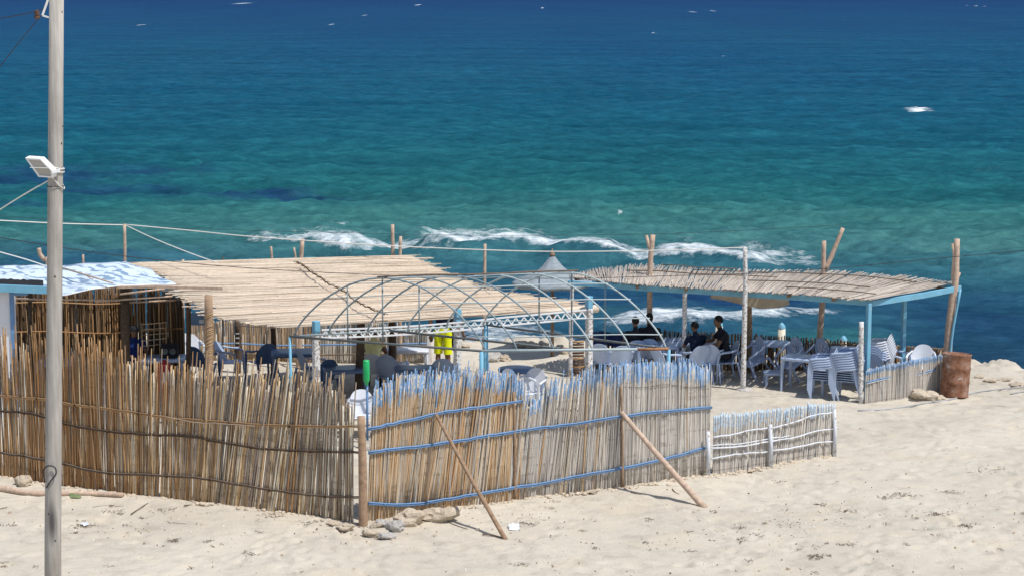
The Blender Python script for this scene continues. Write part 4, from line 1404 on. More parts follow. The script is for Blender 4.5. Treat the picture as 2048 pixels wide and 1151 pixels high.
for c, r0 in ((cA, .03), (cB, .045), (cC, .035), (cD, .05)):
    q = Vector((c.x, c.y, gh(c.x, c.y) - .1)); fpart('leg', [q, c - Vector((0, 0, .01))], r0 * .85, 'sky_paint', 8)

# ------------------------------------------------------------------ right shelter
pav = empty('reed_shelter', at(1487, 778), 0, 'open reed-roofed shelter with light blue beams on rough posts, tables inside', 'shelter')
FE = [(0, 1146, 560, 2.02), (.3, 1300, 574, 2.03), (.56, 1487, 585, 2.03), (.8, 1640, 594, 2.03), (1.0, 1742, 603, 2.02)]
BE = [(0, 1150, 552, 2.06), (.12, 1200, 541, 2.10), (.25, 1290, 532, 2.16), (.4, 1390, 540, 2.12), (.56, 1530, 546, 2.11), (.72, 1660, 545, 2.12), (.88, 1810, 557, 2.1), (1.0, 1912, 571, 2.06)]
fe, be = curve3(FE), curve3(BE)
def pavpt(t, s):
    """t across from front (0) to back (1), s along"""
    return fe(s).lerp(be(s), t)
# canes run from the front edge to the back edge, ragged at both ends
Ntot = 296
for i in range(Ntot):
    u = (i + rnd.random()) / Ntot
    t0 = -.03 - abs(rnd.gauss(0, .02)) if rnd.random() < .75 else rnd.uniform(0, .3)
    t1 = 1.0 + rnd.gauss(0, .016) if rnd.random() < .75 else rnd.uniform(.65, .95)
    z_ = .045 + rnd.uniform(0, .022)
    sk = rnd.gauss(0, .006)
    p = pavpt(t0, min(1, max(0, u))) + Vector((0, 0, z_))
    q = pavpt(t1, min(1, max(0, u + sk))) + Vector((0, 0, z_ + rnd.uniform(0, .02)))
    v = q - p
    f = rnd.uniform(.75, 1.2)
    inst('cane', rnd.choice(CANES), pav, p - pav.location, rot_to(v) @ Quaternion((0, 0, 1), rnd.uniform(0, 6.28)), (f, f, v.length), 'thatch')
mb = MB()
for i in range(430):
    u = rnd.random()
    t0, t1 = rnd.uniform(-.03, .25), rnd.uniform(.75, 1.02)
    if rnd.random() < .6:
        t0 = rnd.uniform(-.05, 0)
    P = [pavpt(t0 + (t1 - t0) * k / 3, min(1, max(0, u + rnd.gauss(0, .002)))) + Vector((0, 0, .03 + rnd.uniform(0, .02))) for k in range(4)]
    mb.tube(P, .0125, 4)
o = world_part(mb, 'cane_underlayer', 'thatch', pav, True); o['kind'] = 'stuff'
for t, s0, s1 in ((.35, .55, .9), (.55, .2, .62), (.75, .4, .95), (.12, .68, .98), (.9, .3, .5)):
    mb = MB(); mb.tube([pavpt(t, s0 + (s1 - s0) * k / 4) + Vector((0, 0, .11 + .01 * (k % 2))) for k in range(5)], .012, 5, wob=.2)
    world_part(mb, 'batten', 'twig', pav, True)
# blue beams under the edges
def beamline(name, pts, w, h, mat, dz=0):
    P = [at_z(*p) + Vector((0, 0, dz)) for p in pts]
    for a, b_ in zip(P[:-1], P[1:]):
        mb = MB(); mb.beam(a, b_ + (b_ - a).normalized() * .01, w, h); world_part(mb, name, mat, pav, bevel=.006)
beamline('fascia_board', [(1136, 566, 1.97), (1300, 577, 1.97), (1487, 588, 1.97), (1600, 595, 1.965), (1745, 606, 1.96)], .04, .11, 'sky_paint')
beamline('fascia_board', [(1745, 606, 1.96), (1848, 590, 1.99), (1921, 576, 2.03)], .04, .12, 'sky_paint')
beamline('rafter', [(1150, 558, 2.01), (1300, 541, 2.06), (1530, 552, 2.03), (1660, 553, 2.04), (1905, 578, 2.0)], .06, .06, 'dark_wood')
for s in (.1, .25, .4, .56, .7, .85):
    mb = MB(); mb.beam(pavpt(0, s) - Vector((0, 0, .03)), pavpt(1, s) - Vector((0, 0, .03)), .05, .06); world_part(mb, 'rafter', 'bark', pav)
def pav_post(pts, r, mat, n=9, name='post'):
    p0 = at(*pts[0])
    P = [p0 - Vector((0, 0, .1))] + [at_y(px, py, p0.y) for px, py in pts[1:]]
    mb = MB(); mb.tube(smooth_path(P, 4), r if isinstance(r, list) else [r, r * .85], n, wob=.04); world_part(mb, name, mat, pav, True)
    return p0
p0 = pav_post([(1486, 779), (1488, 690), (1490, 600), (1491, 560), (1490, 494)], [.058, .045], 'white_worn')
mb = MB(); mb.lathe([(.0, .03), (.12, .03), (.17, .0), (.19, -.05)], 12, p0 + Vector((.04, 0, .01)), fn=lambda r, z, a: (r * (1 + .15 * math.sin(3 * a)), z)); world_part(mb, 'concrete_foot', 'rock_grey', pav, True)
pav_post([(1722, 805), (1722, 720), (1723, 643)], [.052, .050], 'white_worn', name='pipe_post')
# square blue posts
for px, rb, rt_, w in ((1733, 800, 606, .085), (1804, 762, 600, .085)):
    p = at(px, rb); q = at_y(px, rt_, p.y)
    mb = MB(); mb.box((p.x, p.y, (p.z + q.z) / 2 - .05), (w, w, q.z - p.z + .1), Quaternion((0, 0, 1), .45)); world_part(mb, 'blue_post', 'sky_paint', pav, bevel=.006)
pav_post([(1891, 770), (1897, 680), (1905, 600), (1911, 560), (1914, 478)], [.098, .058], 'bark_pale', 11)
mb = MB(); Y_ = at(1891, 770).y; mb.tube([at_y(1905, 560, Y_), at_y(1908, 510, Y_), at_y(1905, 487, Y_)], [.035, .03], 7); mb.tube([at_y(1910, 570, Y_), at_y(1920, 545, Y_ )], [.03, .02], 6); world_part(mb, 'branch', 'bark_pale', pav, True)
pav_post([(1897, 772), (1903, 680), (1921, 578)], [.03, .025], 'sky_paint', name='blue_strut')
pav_post([(1300, 745), (1299, 640), (1300, 560), (1301, 520), (1306, 470)], [.062, .055], 'bark_pale')
mb = MB(); Y_ = at(1300, 745).y; mb.tube([at_y(1302, 505, Y_), at_y(1297, 490, Y_), at_y(1293, 471, Y_)], [.04, .032], 7, wob=.08); world_part(mb, 'branch', 'bark_pale', pav, True)
pav_post([(1368, 760), (1369, 640), (1370, 570)], [.052, .048], 'white_worn')
pav_post([(1500, 745), (1499, 640), (1498, 570)], [.06, .055], 'bark')
pav_post([(1634, 745), (1642, 640), (1647, 580), (1647, 540), (1648, 482)], [.072, .048], 'bark_pale')
mb = MB(); Y_ = at(1634, 745).y; mb.tube(smooth_path([at_y(1650, 540, Y_), at_y(1662, 515, Y_), at_y(1672, 490, Y_), at_y(1686, 456, Y_)], 3), [.06, .042], 8, wob=.06); world_part(mb, 'branch', 'bark_pale', pav, True)
pav_post([(1141, 752), (1142, 640), (1144, 575), (1141, 540)], [.045, .040], 'white_worn')
mb = MB(); Y_ = at(1141, 752).y; mb.box(at_y(1144, 566, Y_ - .05), (.10, .03, .12)); world_part(mb, 'blue_block', 'sky_paint', pav)
# sagging cloth slung under the roof
cl = curve3([(0, 1420, 586, 1.78), (.3, 1470, 583, 1.82), (.6, 1530, 585, 1.84), (1, 1578, 590, 1.84)])
cf = curve3([(0, 1425, 588, 1.76), (.3, 1470, 601, 1.64), (.6, 1520, 613, 1.56), (.85, 1560, 611, 1.58), (1, 1580, 604, 1.66)])
rw = [[cl(j / 20).lerp(cf(j / 20), i / 7) + Vector((0, .1 * i / 7, -.05 - .05 * math.sin(math.pi * i / 7))) for j in range(21)] for i in range(8)]
mb = MB(); mb.sheet(rw, .012); world_thing(mb, 'canvas_sheet', 'canvas', 'beige canvas sagging from the rafters of the reed-roofed shelter', 'canvas', smooth=True)

# brown slatted screen at the shelter's left end
scr = empty('slatted_screen', at(1155, 752), 0, 'brown screen of stacked horizontal slats beside the white spotted post', 'screen')
Ys = at(1155, 752).y
for k in range(13):
    r_ = 683 + k * 5.6
    a, b_ = at_y(1143 + rnd.uniform(-1, 1), r_, Ys + .05), at_y(1168 + rnd.uniform(-1, 1), r_ - 1, Ys - .02)
    mb = MB(); mb.tube([a, a.lerp(b_, .5) + Vector((0, -.02, 0)), b_], .026, 6, wob=.12)
    world_part(mb, 'slat', 'rust_spiral' if k % 3 else 'reed_brown', scr, True)

# ------------------------------------------------------------------ low fences of the shelter
fsea = empty('low_fence', at(1500, 738), 0, 'low dark slatted fence on the sea side of the shelter', 'fence')
SF = [(1175, 742), (1500, 740), (1700, 742), (1893, 752)]
fence_parts(fsea, SF, [(1175, 667), (1290, 660), (1500, 668), (1700, 682), (1893, 698)], [(1175, 0), (1893, 0)], 280, SLATS_PLAIN, lambda px: rnd.choice(['reed_dark', 'reed_dark', 'reed_brown']), .025, 1.2, name='slat')
SFW = [at(*p) for p in SF]
for row, mt in ((682, 'twig'), (722, 'twig')):
    mb = MB(); mb.tube(smooth_path([SFW[i] + Vector((0, -.05, at_y(SF[i][0], row + 4 * i, SFW[i].y).z)) for i in range(4)], 4), .018, 6); world_part(mb, 'rail', mt, fsea, True)
for px, rt_, w in ((1437, 641, .085), (1562, 646, .085), (1686, 672, .085)):
    p = at(px, 722) + Vector((0, 0, -.3)); q = at_y(px, rt_ + 10, p.y)
    mb = MB(); mb.lathe([(w, 0), (w, q.z - p.z), (0, q.z - p.z + .001)], 14, p); world_part(mb, 'pillar', 'cream', fsea, True)
    mb = MB(); mb.lathe([(w * 1.04, 0), (w * .9, .06), (w * .45, .11), (0, .135)], 14, (p.x, p.y, q.z + .002)); world_part(mb, 'pillar_cap', 'sky_paint', fsea, True)

flow = empty('low_fence', at(1800, 795), 0, 'low sunlit cane fence with blue top edge left of the rusty barrel', 'fence')
FL = [(1730, 806), (1800, 797), (1893, 782)]
FLW = [at(*p) for p in FL]
fence_parts(flow, FL, [(1730, 741), (1760, 732), (1830, 718), (1893, 706)], [(1730, 0), (1893, 0)], 110, SLATS_BLUE, lambda px: 'reed_grey', .012, .5, name='cane', depth=.006)
P = smooth_path([on_plane(px, py, FLW[0], FLW[2], .04) for px, py in ((1733, 764), (1760, 757), (1800, 750), (1835, 747), (1872, 737))], 4)
mb = MB(); mb.tube(P, .016, 6); world_part(mb, 'rail', 'blue_paint', flow, True)
mb = MB(); mb.tube([p + Vector((0, 0, -.03)) for p in P], .012, 6); world_part(mb, 'rail', 'white_rail', flow, True)
fence_backing(flow, FL, [(1730, 741), (1893, 706)], [(1730, 0), (1893, 0)], 150, 'reed_grey', hfac=1.0, lean_j=.6, back=.02, r=.014)

# ------------------------------------------------------------------ rusty barrel
bp = at(1908, 791)
barrel = empty('barrel', bp, 0, 'rusty steel barrel tilted on the sand at the end of the shelter fence', 'barrel')
barrel.rotation_euler = (math.radians(-2), math.radians(4), .4)
R0 = .285
def dent(r, z, a):
    return r * (1 + .018 * math.sin(3 * a + z * 5) + .012 * math.sin(7 * a)), z
mb = MB()
prof = [(0, .01), (R0 * .96, .01), (R0 * 1.03, 0.0), (R0 * 1.03, .02), (R0, .035)]
for z in (.29, .58):
    prof += [(R0, z - .03), (R0 * 1.05, z), (R0, z + .03)]
prof += [(R0, .84), (R0 * 1.03, .855), (R0 * 1.03, .875), (R0 * .96, .875), (R0 * .95, .86)]
mb.lathe(prof, 28, fn=dent); mb.build('shell', 'rust', barrel, True)
mb = MB(); mb.lathe([(0, .857), (R0 * .955, .857)], 28, fn=dent); mb.build('lid', 'rust', barrel, True)

# ------------------------------------------------------------------ straw umbrella
ub = at(1104, 711)
umb = empty('beach_umbrella', ub, 0, 'grey-blue conical straw beach umbrella on a thin pole near the water', 'umbrella')
apex = at_y(1104, 507, ub.y).z - ub.z
rim = at_y(1104, 560, ub.y).z - ub.z
hh = apex - rim
mb = MB(); mb.tube([(0, 0, -.1), (.01, 0, 1), (0, 0, apex - .08)], [.04, .035], 8, wob=.05); mb.build('pole', 'bark', umb, True)
k_ = hh / .6
prof = [(.02, apex), (.05, apex - .05 * k_), (.12, apex - .15 * k_), (.24, apex - .30 * k_), (.38, apex - .42 * k_), (.54, apex - .52 * k_), (.72, apex - .58 * k_), (.90, rim - .03), (.91, rim - .09), (.88, rim - .12)]
prof2 = prof + [(.84, rim - .07), (.4, rim + .10), (.05, apex - .12)]
mb = MB(); mb.lathe(prof2, 32, fn=lambda r, z, a: (r * (1 + .02 * math.sin(8 * a)), z + .018 * math.sin(8 * a) * (r / .8))); mb.build('canopy', 'umbrella', umb, True)
mb = MB(); mb.lathe([(0, apex + .12), (.012, apex + .11), (.02, apex + .03), (.055, apex + .0), (.07, apex - .045), (.045, apex - .05)], 12); mb.build('finial', 'bark', umb, True)

# ------------------------------------------------------------------ plastic furniture
def solid(rows, thick, mat, name, parent, drop=None, smooth=True):
    """curved panel from a grid, thickened, with optional dropped cells (slots)"""
    bm = bmesh.new()
    vv = [[bm.verts.new(p) for p in r] for r in rows]
    for i in range(len(rows) - 1):
        for j in range(len(rows[0]) - 1):
            if drop and drop(i, j):
                continue
            bm.faces.new((vv[i][j], vv[i][j + 1], vv[i + 1][j + 1], vv[i + 1][j]))
    for v in [v for v in bm.verts if not v.link_faces]:
        bm.verts.remove(v)
    bmesh.ops.recalc_face_normals(bm, faces=bm.faces[:])
    bmesh.ops.solidify(bm, geom=bm.faces[:], thickness=thick)
    me = bpy.data.meshes.new(name)
    bm.to_mesh(me); bm.free()
    me.materials.append(M[mat])
    o = bpy.data.objects.new(name, me); COL.objects.link(o); o.parent = parent
    return o

def make_chair(mat, slots=True):
    """monobloc armchair; the front faces local -Y"""
    root = bpy.data.objects.new('plastic_chair', None); root.empty_display_size = .2; COL.objects.link(root)
    rows = []
    for i in range(6):
        v = i / 5
        y = -.24 + .44 * v
        rows.append([(x * (.245 - .03 * v), y, .425 - .02 * v - .02 * math.cos(x * 1.4) * math.sin(math.pi * v) - (.02 if i == 0 else 0)) for x in (-1, -.6, -.2, .2, .6, 1)])
    solid(rows, .012, mat, 'seat', root)
    us_ = [-1, -.8, -.62, -.5, -.32, -.2, -.06, .06, .2, .32, .5, .62, .8, 1]
    rows = []
    for i in range(8):
        v = i / 7
        row = []
        for u in us_:
            w = .20 + .055 * math.sin(min(1, v * 1.2) * 1.5)
            ht = .39 * v * (1 - .20 * abs(u) ** 3) - .05 * v * v * u * u
            cx = u * w
            if v > .7:
                cx *= 1 - (v - .7) * .55 * abs(u)
            row.append((cx, .20 + .11 * v - .09 * u * u * (1 - .3 * v), .405 + ht * 1.12))
        rows.append(row)
    solid(rows, .012, mat, 'backrest', root, (lambda i, j: slots and 1 <= i <= 4 and j in (2, 4, 6, 8, 10)))
    for s in (-1, 1):
        mb = MB(); mb.tube(smooth_path([(s * .215, .23, .70), (s * .265, .10, .655), (s * .285, -.08, .635), (s * .275, -.20, .62)], 3), [.020, .028, .024], 6, squash=.45) if False else mb.tube(smooth_path([(s * .225, .22, .70), (s * .27, .10, .665), (s * .285, -.08, .65), (s * .272, -.22, .62)], 3), [.020, .028], 6)
        mb.build('armrest', mat, root, True)
        mb = MB(); mb.box((0, 0, 0), (.001, .001, .001)); mb = MB()
        q = Vector((-s * .02, .03, .62)).to_track_quat('Z', 'Y')
        mb.tube([(s * .275, -.245, 0), (s * .262, -.235, .42), (s * .27, -.215, .62)], [.018, .030, .020], 4); mb.build('leg', mat, root)
        mb = MB(); mb.tube([(s * .255, .315, 0), (s * .215, .22, .42)], [.017, .030], 4); mb.build('leg', mat, root)
    return root

def make_table(mat, lx, ly, h=.72, rnd_=False):
    root = bpy.data.objects.new('plastic_table', None); root.empty_display_size = .2; COL.objects.link(root)
    n = 6
    out = []
    if rnd_:
        out = [(math.cos(a) * lx / 2, math.sin(a) * lx / 2) for a in [k * 2 * math.pi / 32 for k in range(32)]]
    else:
        rc = .10
        for cx, cy, a0 in ((lx / 2 - rc, ly / 2 - rc, 0), (-lx / 2 + rc, ly / 2 - rc, 90), (-lx / 2 + rc, -ly / 2 + rc, 180), (lx / 2 - rc, -ly / 2 + rc, 270)):
            for k in range(n):
                a = math.radians(a0 + 90 * k / (n - 1))
                out.append((cx + rc * math.cos(a), cy + rc * math.sin(a)))
    k = len(out)
    mb = MB()
    vs = [(x * .985, y * .985, h) for x, y in out] + [(x, y, h - .012) for x, y in out] + [(x, y, h - .055) for x, y in out] + [(x * .96, y * .96, h - .055) for x, y in out] + [(x * .96, y * .96, h - .02) for x, y in out]
    fs = [tuple(range(k))]
    for l in range(4):
        fs += [(l * k + i, (l + 1) * k + i, (l + 1) * k + (i + 1) % k, l * k + (i + 1) % k) for i in range(k)]
    fs.append(tuple(reversed(range(4 * k, 5 * k))))
    mb.add(vs, fs); mb.build('table_top', mat, root, True)
    ax, ay = (lx * .30, lx * .30) if rnd_ else (lx / 2 - .055, ly / 2 - .055)
    for sx in (-1, 1):
        for sy in (-1, 1):
            mb = MB(); mb.tube([(sx * (ax + .012), sy * (ay + .012), 0), (sx * ax, sy * ay, h * .7), (sx * (ax - .015), sy * (ay - .015), h - .03)], [.024, .036, .05], 6)
            mb.build('leg', mat, root)
    return root

PROTO = {}
def place(kind, key, factory, p, rz, label, group, tilt=None, z=0.0, cat=None, scale=1.0):
    if key not in PROTO:
        PROTO[key] = factory(); o = PROTO[key]
    else:
        o = copy_tree(PROTO[key])
    o.location = p + Vector((0, 0, z))
    o.rotation_euler = (0, 0, rz)
    if tilt:
        mrot = Matrix.Rotation(rz, 3, 'Z') @ Matrix.Rotation(tilt[0], 3, 'X') @ Matrix.Rotation(tilt[1], 3, 'Y')
        o.rotation_euler = mrot.to_euler()
    o.scale = (scale,) * 3
    for k in ('group', 'kind'):
        if k in o:
            del o[k]
    tag(o, label, cat or kind, group)
    return o
def chair(px, row, deg, color, label, group='chairs on the left under the canopy', tilt=None, z=0.0, off=(0, 0), slots=True):
    p = at(px, row) + Vector((off[0], off[1], 0))
    slots = bool(tilt)
    mats = {'white': 'plastic_white', 'grey': 'plastic_white_shaded', 'navy': 'plastic_navy'}
    return place('chair', ('chair', color, slots), lambda: make_chair(mats[color], slots), p, math.radians(deg), label, group, tilt, z)
def table(px, row, deg, color, lx, ly, label, group='tables on the left under the canopy', h=.72, round_=False):
    p = at(px, row)
    mats = {'white': 'plastic_white', 'grey': 'plastic_white_shaded', 'navy': 'plastic_navy'}
    return place('table', ('table', color, lx, ly, h, round_), lambda: make_table(mats[color], lx, ly, h, round_), p, math.radians(deg), label, group)

# left compound
G1 = 'chairs on the left side, under and beside the canopy'
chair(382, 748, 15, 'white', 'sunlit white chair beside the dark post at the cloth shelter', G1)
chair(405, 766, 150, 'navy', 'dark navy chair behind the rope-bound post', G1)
chair(459, 760, 80, 'grey', 'shade-tinted white chair just left of the post with pale bands', G1)
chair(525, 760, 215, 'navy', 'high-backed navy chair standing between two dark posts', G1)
chair(622, 775, 120, 'grey', 'shade-tinted white chair turned sideways behind the leftmost white post', G1)
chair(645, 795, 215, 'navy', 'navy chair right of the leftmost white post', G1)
chair(784, 790, 160, 'grey', 'shade-tinted white chair right of the person in the lime vest', G1)
chair(784, 790, 160, 'grey', 'shade-tinted white chair stacked on another, right of the person in the lime vest', G1, z=.05)
chair(881, 792, 190, 'grey', 'shade-tinted white chair in front of the person in yellow shorts', G1)
chair(1062, 824, -25, 'white', 'bright white chair showing through the gap in the blue-tipped fence', G1)
chair(1036, 824, 50, 'white', 'white chair facing sideways beside the round blue table', G1)
chair(728, 872, 15, 'white', 'white chair seen through the gap at the corner post', G1)
chair(746, 782, 178, 'white', 'white chair in which the person in the lime vest sits', G1)
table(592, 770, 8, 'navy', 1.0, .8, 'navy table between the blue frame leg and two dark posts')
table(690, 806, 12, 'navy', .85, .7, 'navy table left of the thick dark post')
table(832, 806, 10, 'navy', .8, .7, 'long-edged navy table between the two shade-tinted white chairs')
table(815, 764, 5, 'white', .9, .6, 'white table standing against the far reed screen')
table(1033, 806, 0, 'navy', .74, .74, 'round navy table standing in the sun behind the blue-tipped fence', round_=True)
table(330, 782, 5, 'grey', .9, .7, 'shade-tinted white table in the cloth shelter with a black speaker on it')
table(120, 790, 5, 'grey', .9, .7, 'shade-tinted white table in the shade behind the utility pole')

# right shelter
G2 = 'tables in the reed-roofed shelter'
G3 = 'loose chairs in the reed-roofed shelter'
table(1392, 752, -6, 'grey', .84, .62, 'shade-tinted white table in front of the seated boy', G2)
table(1312, 754, 5, 'grey', .95, .7, 'table in front of the two men at the left of the shelter', G2)
table(1350, 742, 0, 'grey', .7, .45, 'small table pushed against the sea-side fence behind the two men', G2)
table(1540, 750, -4, 'grey', .85, .62, 'table behind the tall white front pole of the shelter', G2)
table(1612, 782, -28, 'grey', .98, .62, 'long table nearest the sand, beside the short chair stack', G2)
table(1697, 764, -10, 'grey', .8, .6, 'table half hidden behind the two front chair stacks', G2)
chair(1418, 761, 172, 'grey', 'pale chair with its back to the beach, right of the seated boy', G3)
chair(1448, 760, -78, 'grey', 'chair in profile in which the man looking left sits', G3)
chair(1240, 764, 185, 'grey', 'shade-tinted white chair with its back turned, left of the two men', G3)
chair(1206, 760, 160, 'grey', 'shade-tinted white chair next to the spotted post at the shelter corner', G3)
chair(1270, 752, 185, 'grey', 'chair of the shorter man on the left of the pair', G3)
chair(1298, 749, 175, 'grey', 'chair of the taller man on the right of the pair', G3)
chair(1392, 764, 200, 'grey', 'chair of the seated boy', G3)
chair(1330, 766, 120, 'grey', 'chair beneath the rusty end of the pipe frame', G3)
chair(1524, 757, -70, 'grey', 'chair tipped against the table behind the tall front pole', G3, tilt=(math.radians(24), 0), z=.03)
chair(1602, 757, -60, 'grey', 'left chair of the two tipped forward against the long table', G3, tilt=(math.radians(30), 0), z=.03)
chair(1655, 758, -60, 'grey', 'right chair of the two tipped forward against the long table', G3, tilt=(math.radians(32), 0), z=.03)
chair(1841, 772, -20, 'white', 'white chair with a rounded sunlit back behind the low blue-edged fence', G3)
chair(1790, 768, 60, 'grey', 'chair between the square blue post and the tall chair stack', G3)
table(1546, 770, 0, 'grey', .42, .42, 'low stool-like table under the shelter near the tall front pole', G2, h=.30)

ORD = ['lowest', 'second', 'third', 'fourth', 'fifth', 'sixth', 'seventh', 'eighth', 'ninth']
def stack(px, row, deg, n, where, color='white', tiltdeg=0, group=None):
    r = math.radians(deg)
    bx, by = -math.sin(r) * -1, math.cos(r) * -1   # forward direction of the chair (-Y rotated)
    fwd = Vector((math.sin(r), -math.cos(r), 0))
    for k in range(n):
        word = 'topmost' if k == n - 1 else ORD[k]
        lab = ('%s chair of the stack %s' if word in ('lowest', 'topmost') else '%s chair from the bottom of the stack %s') % (word, where)
        chair(px, row, deg, color, lab, group, z=.047 * k, off=(fwd.x * .016 * k, fwd.y * .016 * k), tilt=(math.radians(tiltdeg), 0) if tiltdeg else None)
stack(1648, 794, -104, 5, 'beside the long table', 'grey', 0, 'chairs stacked five high beside the long table')
stack(1698, 798, -112, 8, 'touching the white pipe post', 'grey', 0, 'chairs stacked touching the white pipe post')
stack(1762, 776, -110, 8, 'behind the low blue-edged fence', 'white', 0, 'chairs stacked behind the low blue-edged fence')
stack(1743, 780, 165, 4, 'squeezed behind the square blue corner post', 'grey', 0, 'chairs stacked behind the blue corner post')

# ------------------------------------------------------------------ small things on the left
sp = at(342, 782)
mb = MB(); mb.box((0, 0, .14), (.34, .26, .27)); o = mb.build('speaker', 'black_cloth', None, bevel=.01, loc=sp + Vector((0, 0, .722)))
tag(o, 'black loudspeaker box standing on the shade-tinted white table in the cloth shelter', 'speaker')
for dx in (-.08, .08):
    mb = MB(); mb.lathe([(0, .0), (.03, .0), (.055, .012), (.065, .012), (.065, 0)], 16)
    c = mb.build('speaker_cone', 'galv_dark', o, True, loc=(dx, -.131, .14)); c.rotation_euler = (math.pi / 2, 0, 0)
mb = MB(); mb.lathe([(0, 0), (.14, 0), (.15, .02), (.15, .30), (.158, .32), (.15, .34), (.15, .60), (.158, .62), (.15, .64), (.15, .72), (.10, .78), (.05, .79), (.05, .83), (0, .83)], 20)
o = mb.build('plastic_drum', 'red_plastic', None, True, loc=at(330, 800)); tag(o, 'dark red plastic drum half hidden by the reed tips', 'drum')
# green bottle upturned on a blue stick near the corner
g0 = at(735, 880)
stick_top = at_y(734, 755, g0.y)
mb = MB(); mb.tube([g0, stick_top], [.024, .022], 7); world_thing(mb, 'blue_stake', 'blue_paint', 'blue stake holding the green bottle behind the corner post', 'stake', smooth=True)
gb, gt_ = at_y(733, 769, g0.y - .03), at_y(732, 719, g0.y - .03)
hb = gt_.z - gb.z
mb = MB(); mb.lathe([(0, 0), (.03, 0), (.032, .03), (.058, .08), (.062, .12), (.062, hb - .03), (.05, hb), (0, hb)], 14)
o = mb.build('green_bottle', 'green_plastic', None, True, loc=gb); tag(o, 'upturned bright green plastic bottle on the blue stake', 'bottle')
# navy cloth on the sea fence
rw = []
for i in range(7):
    rw.append([at_y(1185 + 80 * j / 16, 664 + 4 * i - 3 * math.sin(j * .5) + 2 * abs(math.sin(j * 1.1)) * (i > 4), 42.6 - .03 * i + .03 * math.sin(j * .9)) for j in range(17)])
mb = MB(); mb.sheet(rw, .01, down=Vector((0, 1, 0))); world_thing(mb, 'navy_cloth', 'navy_cloth', 'crumpled navy cloth hanging over the low sea-side fence', 'cloth', smooth=True)

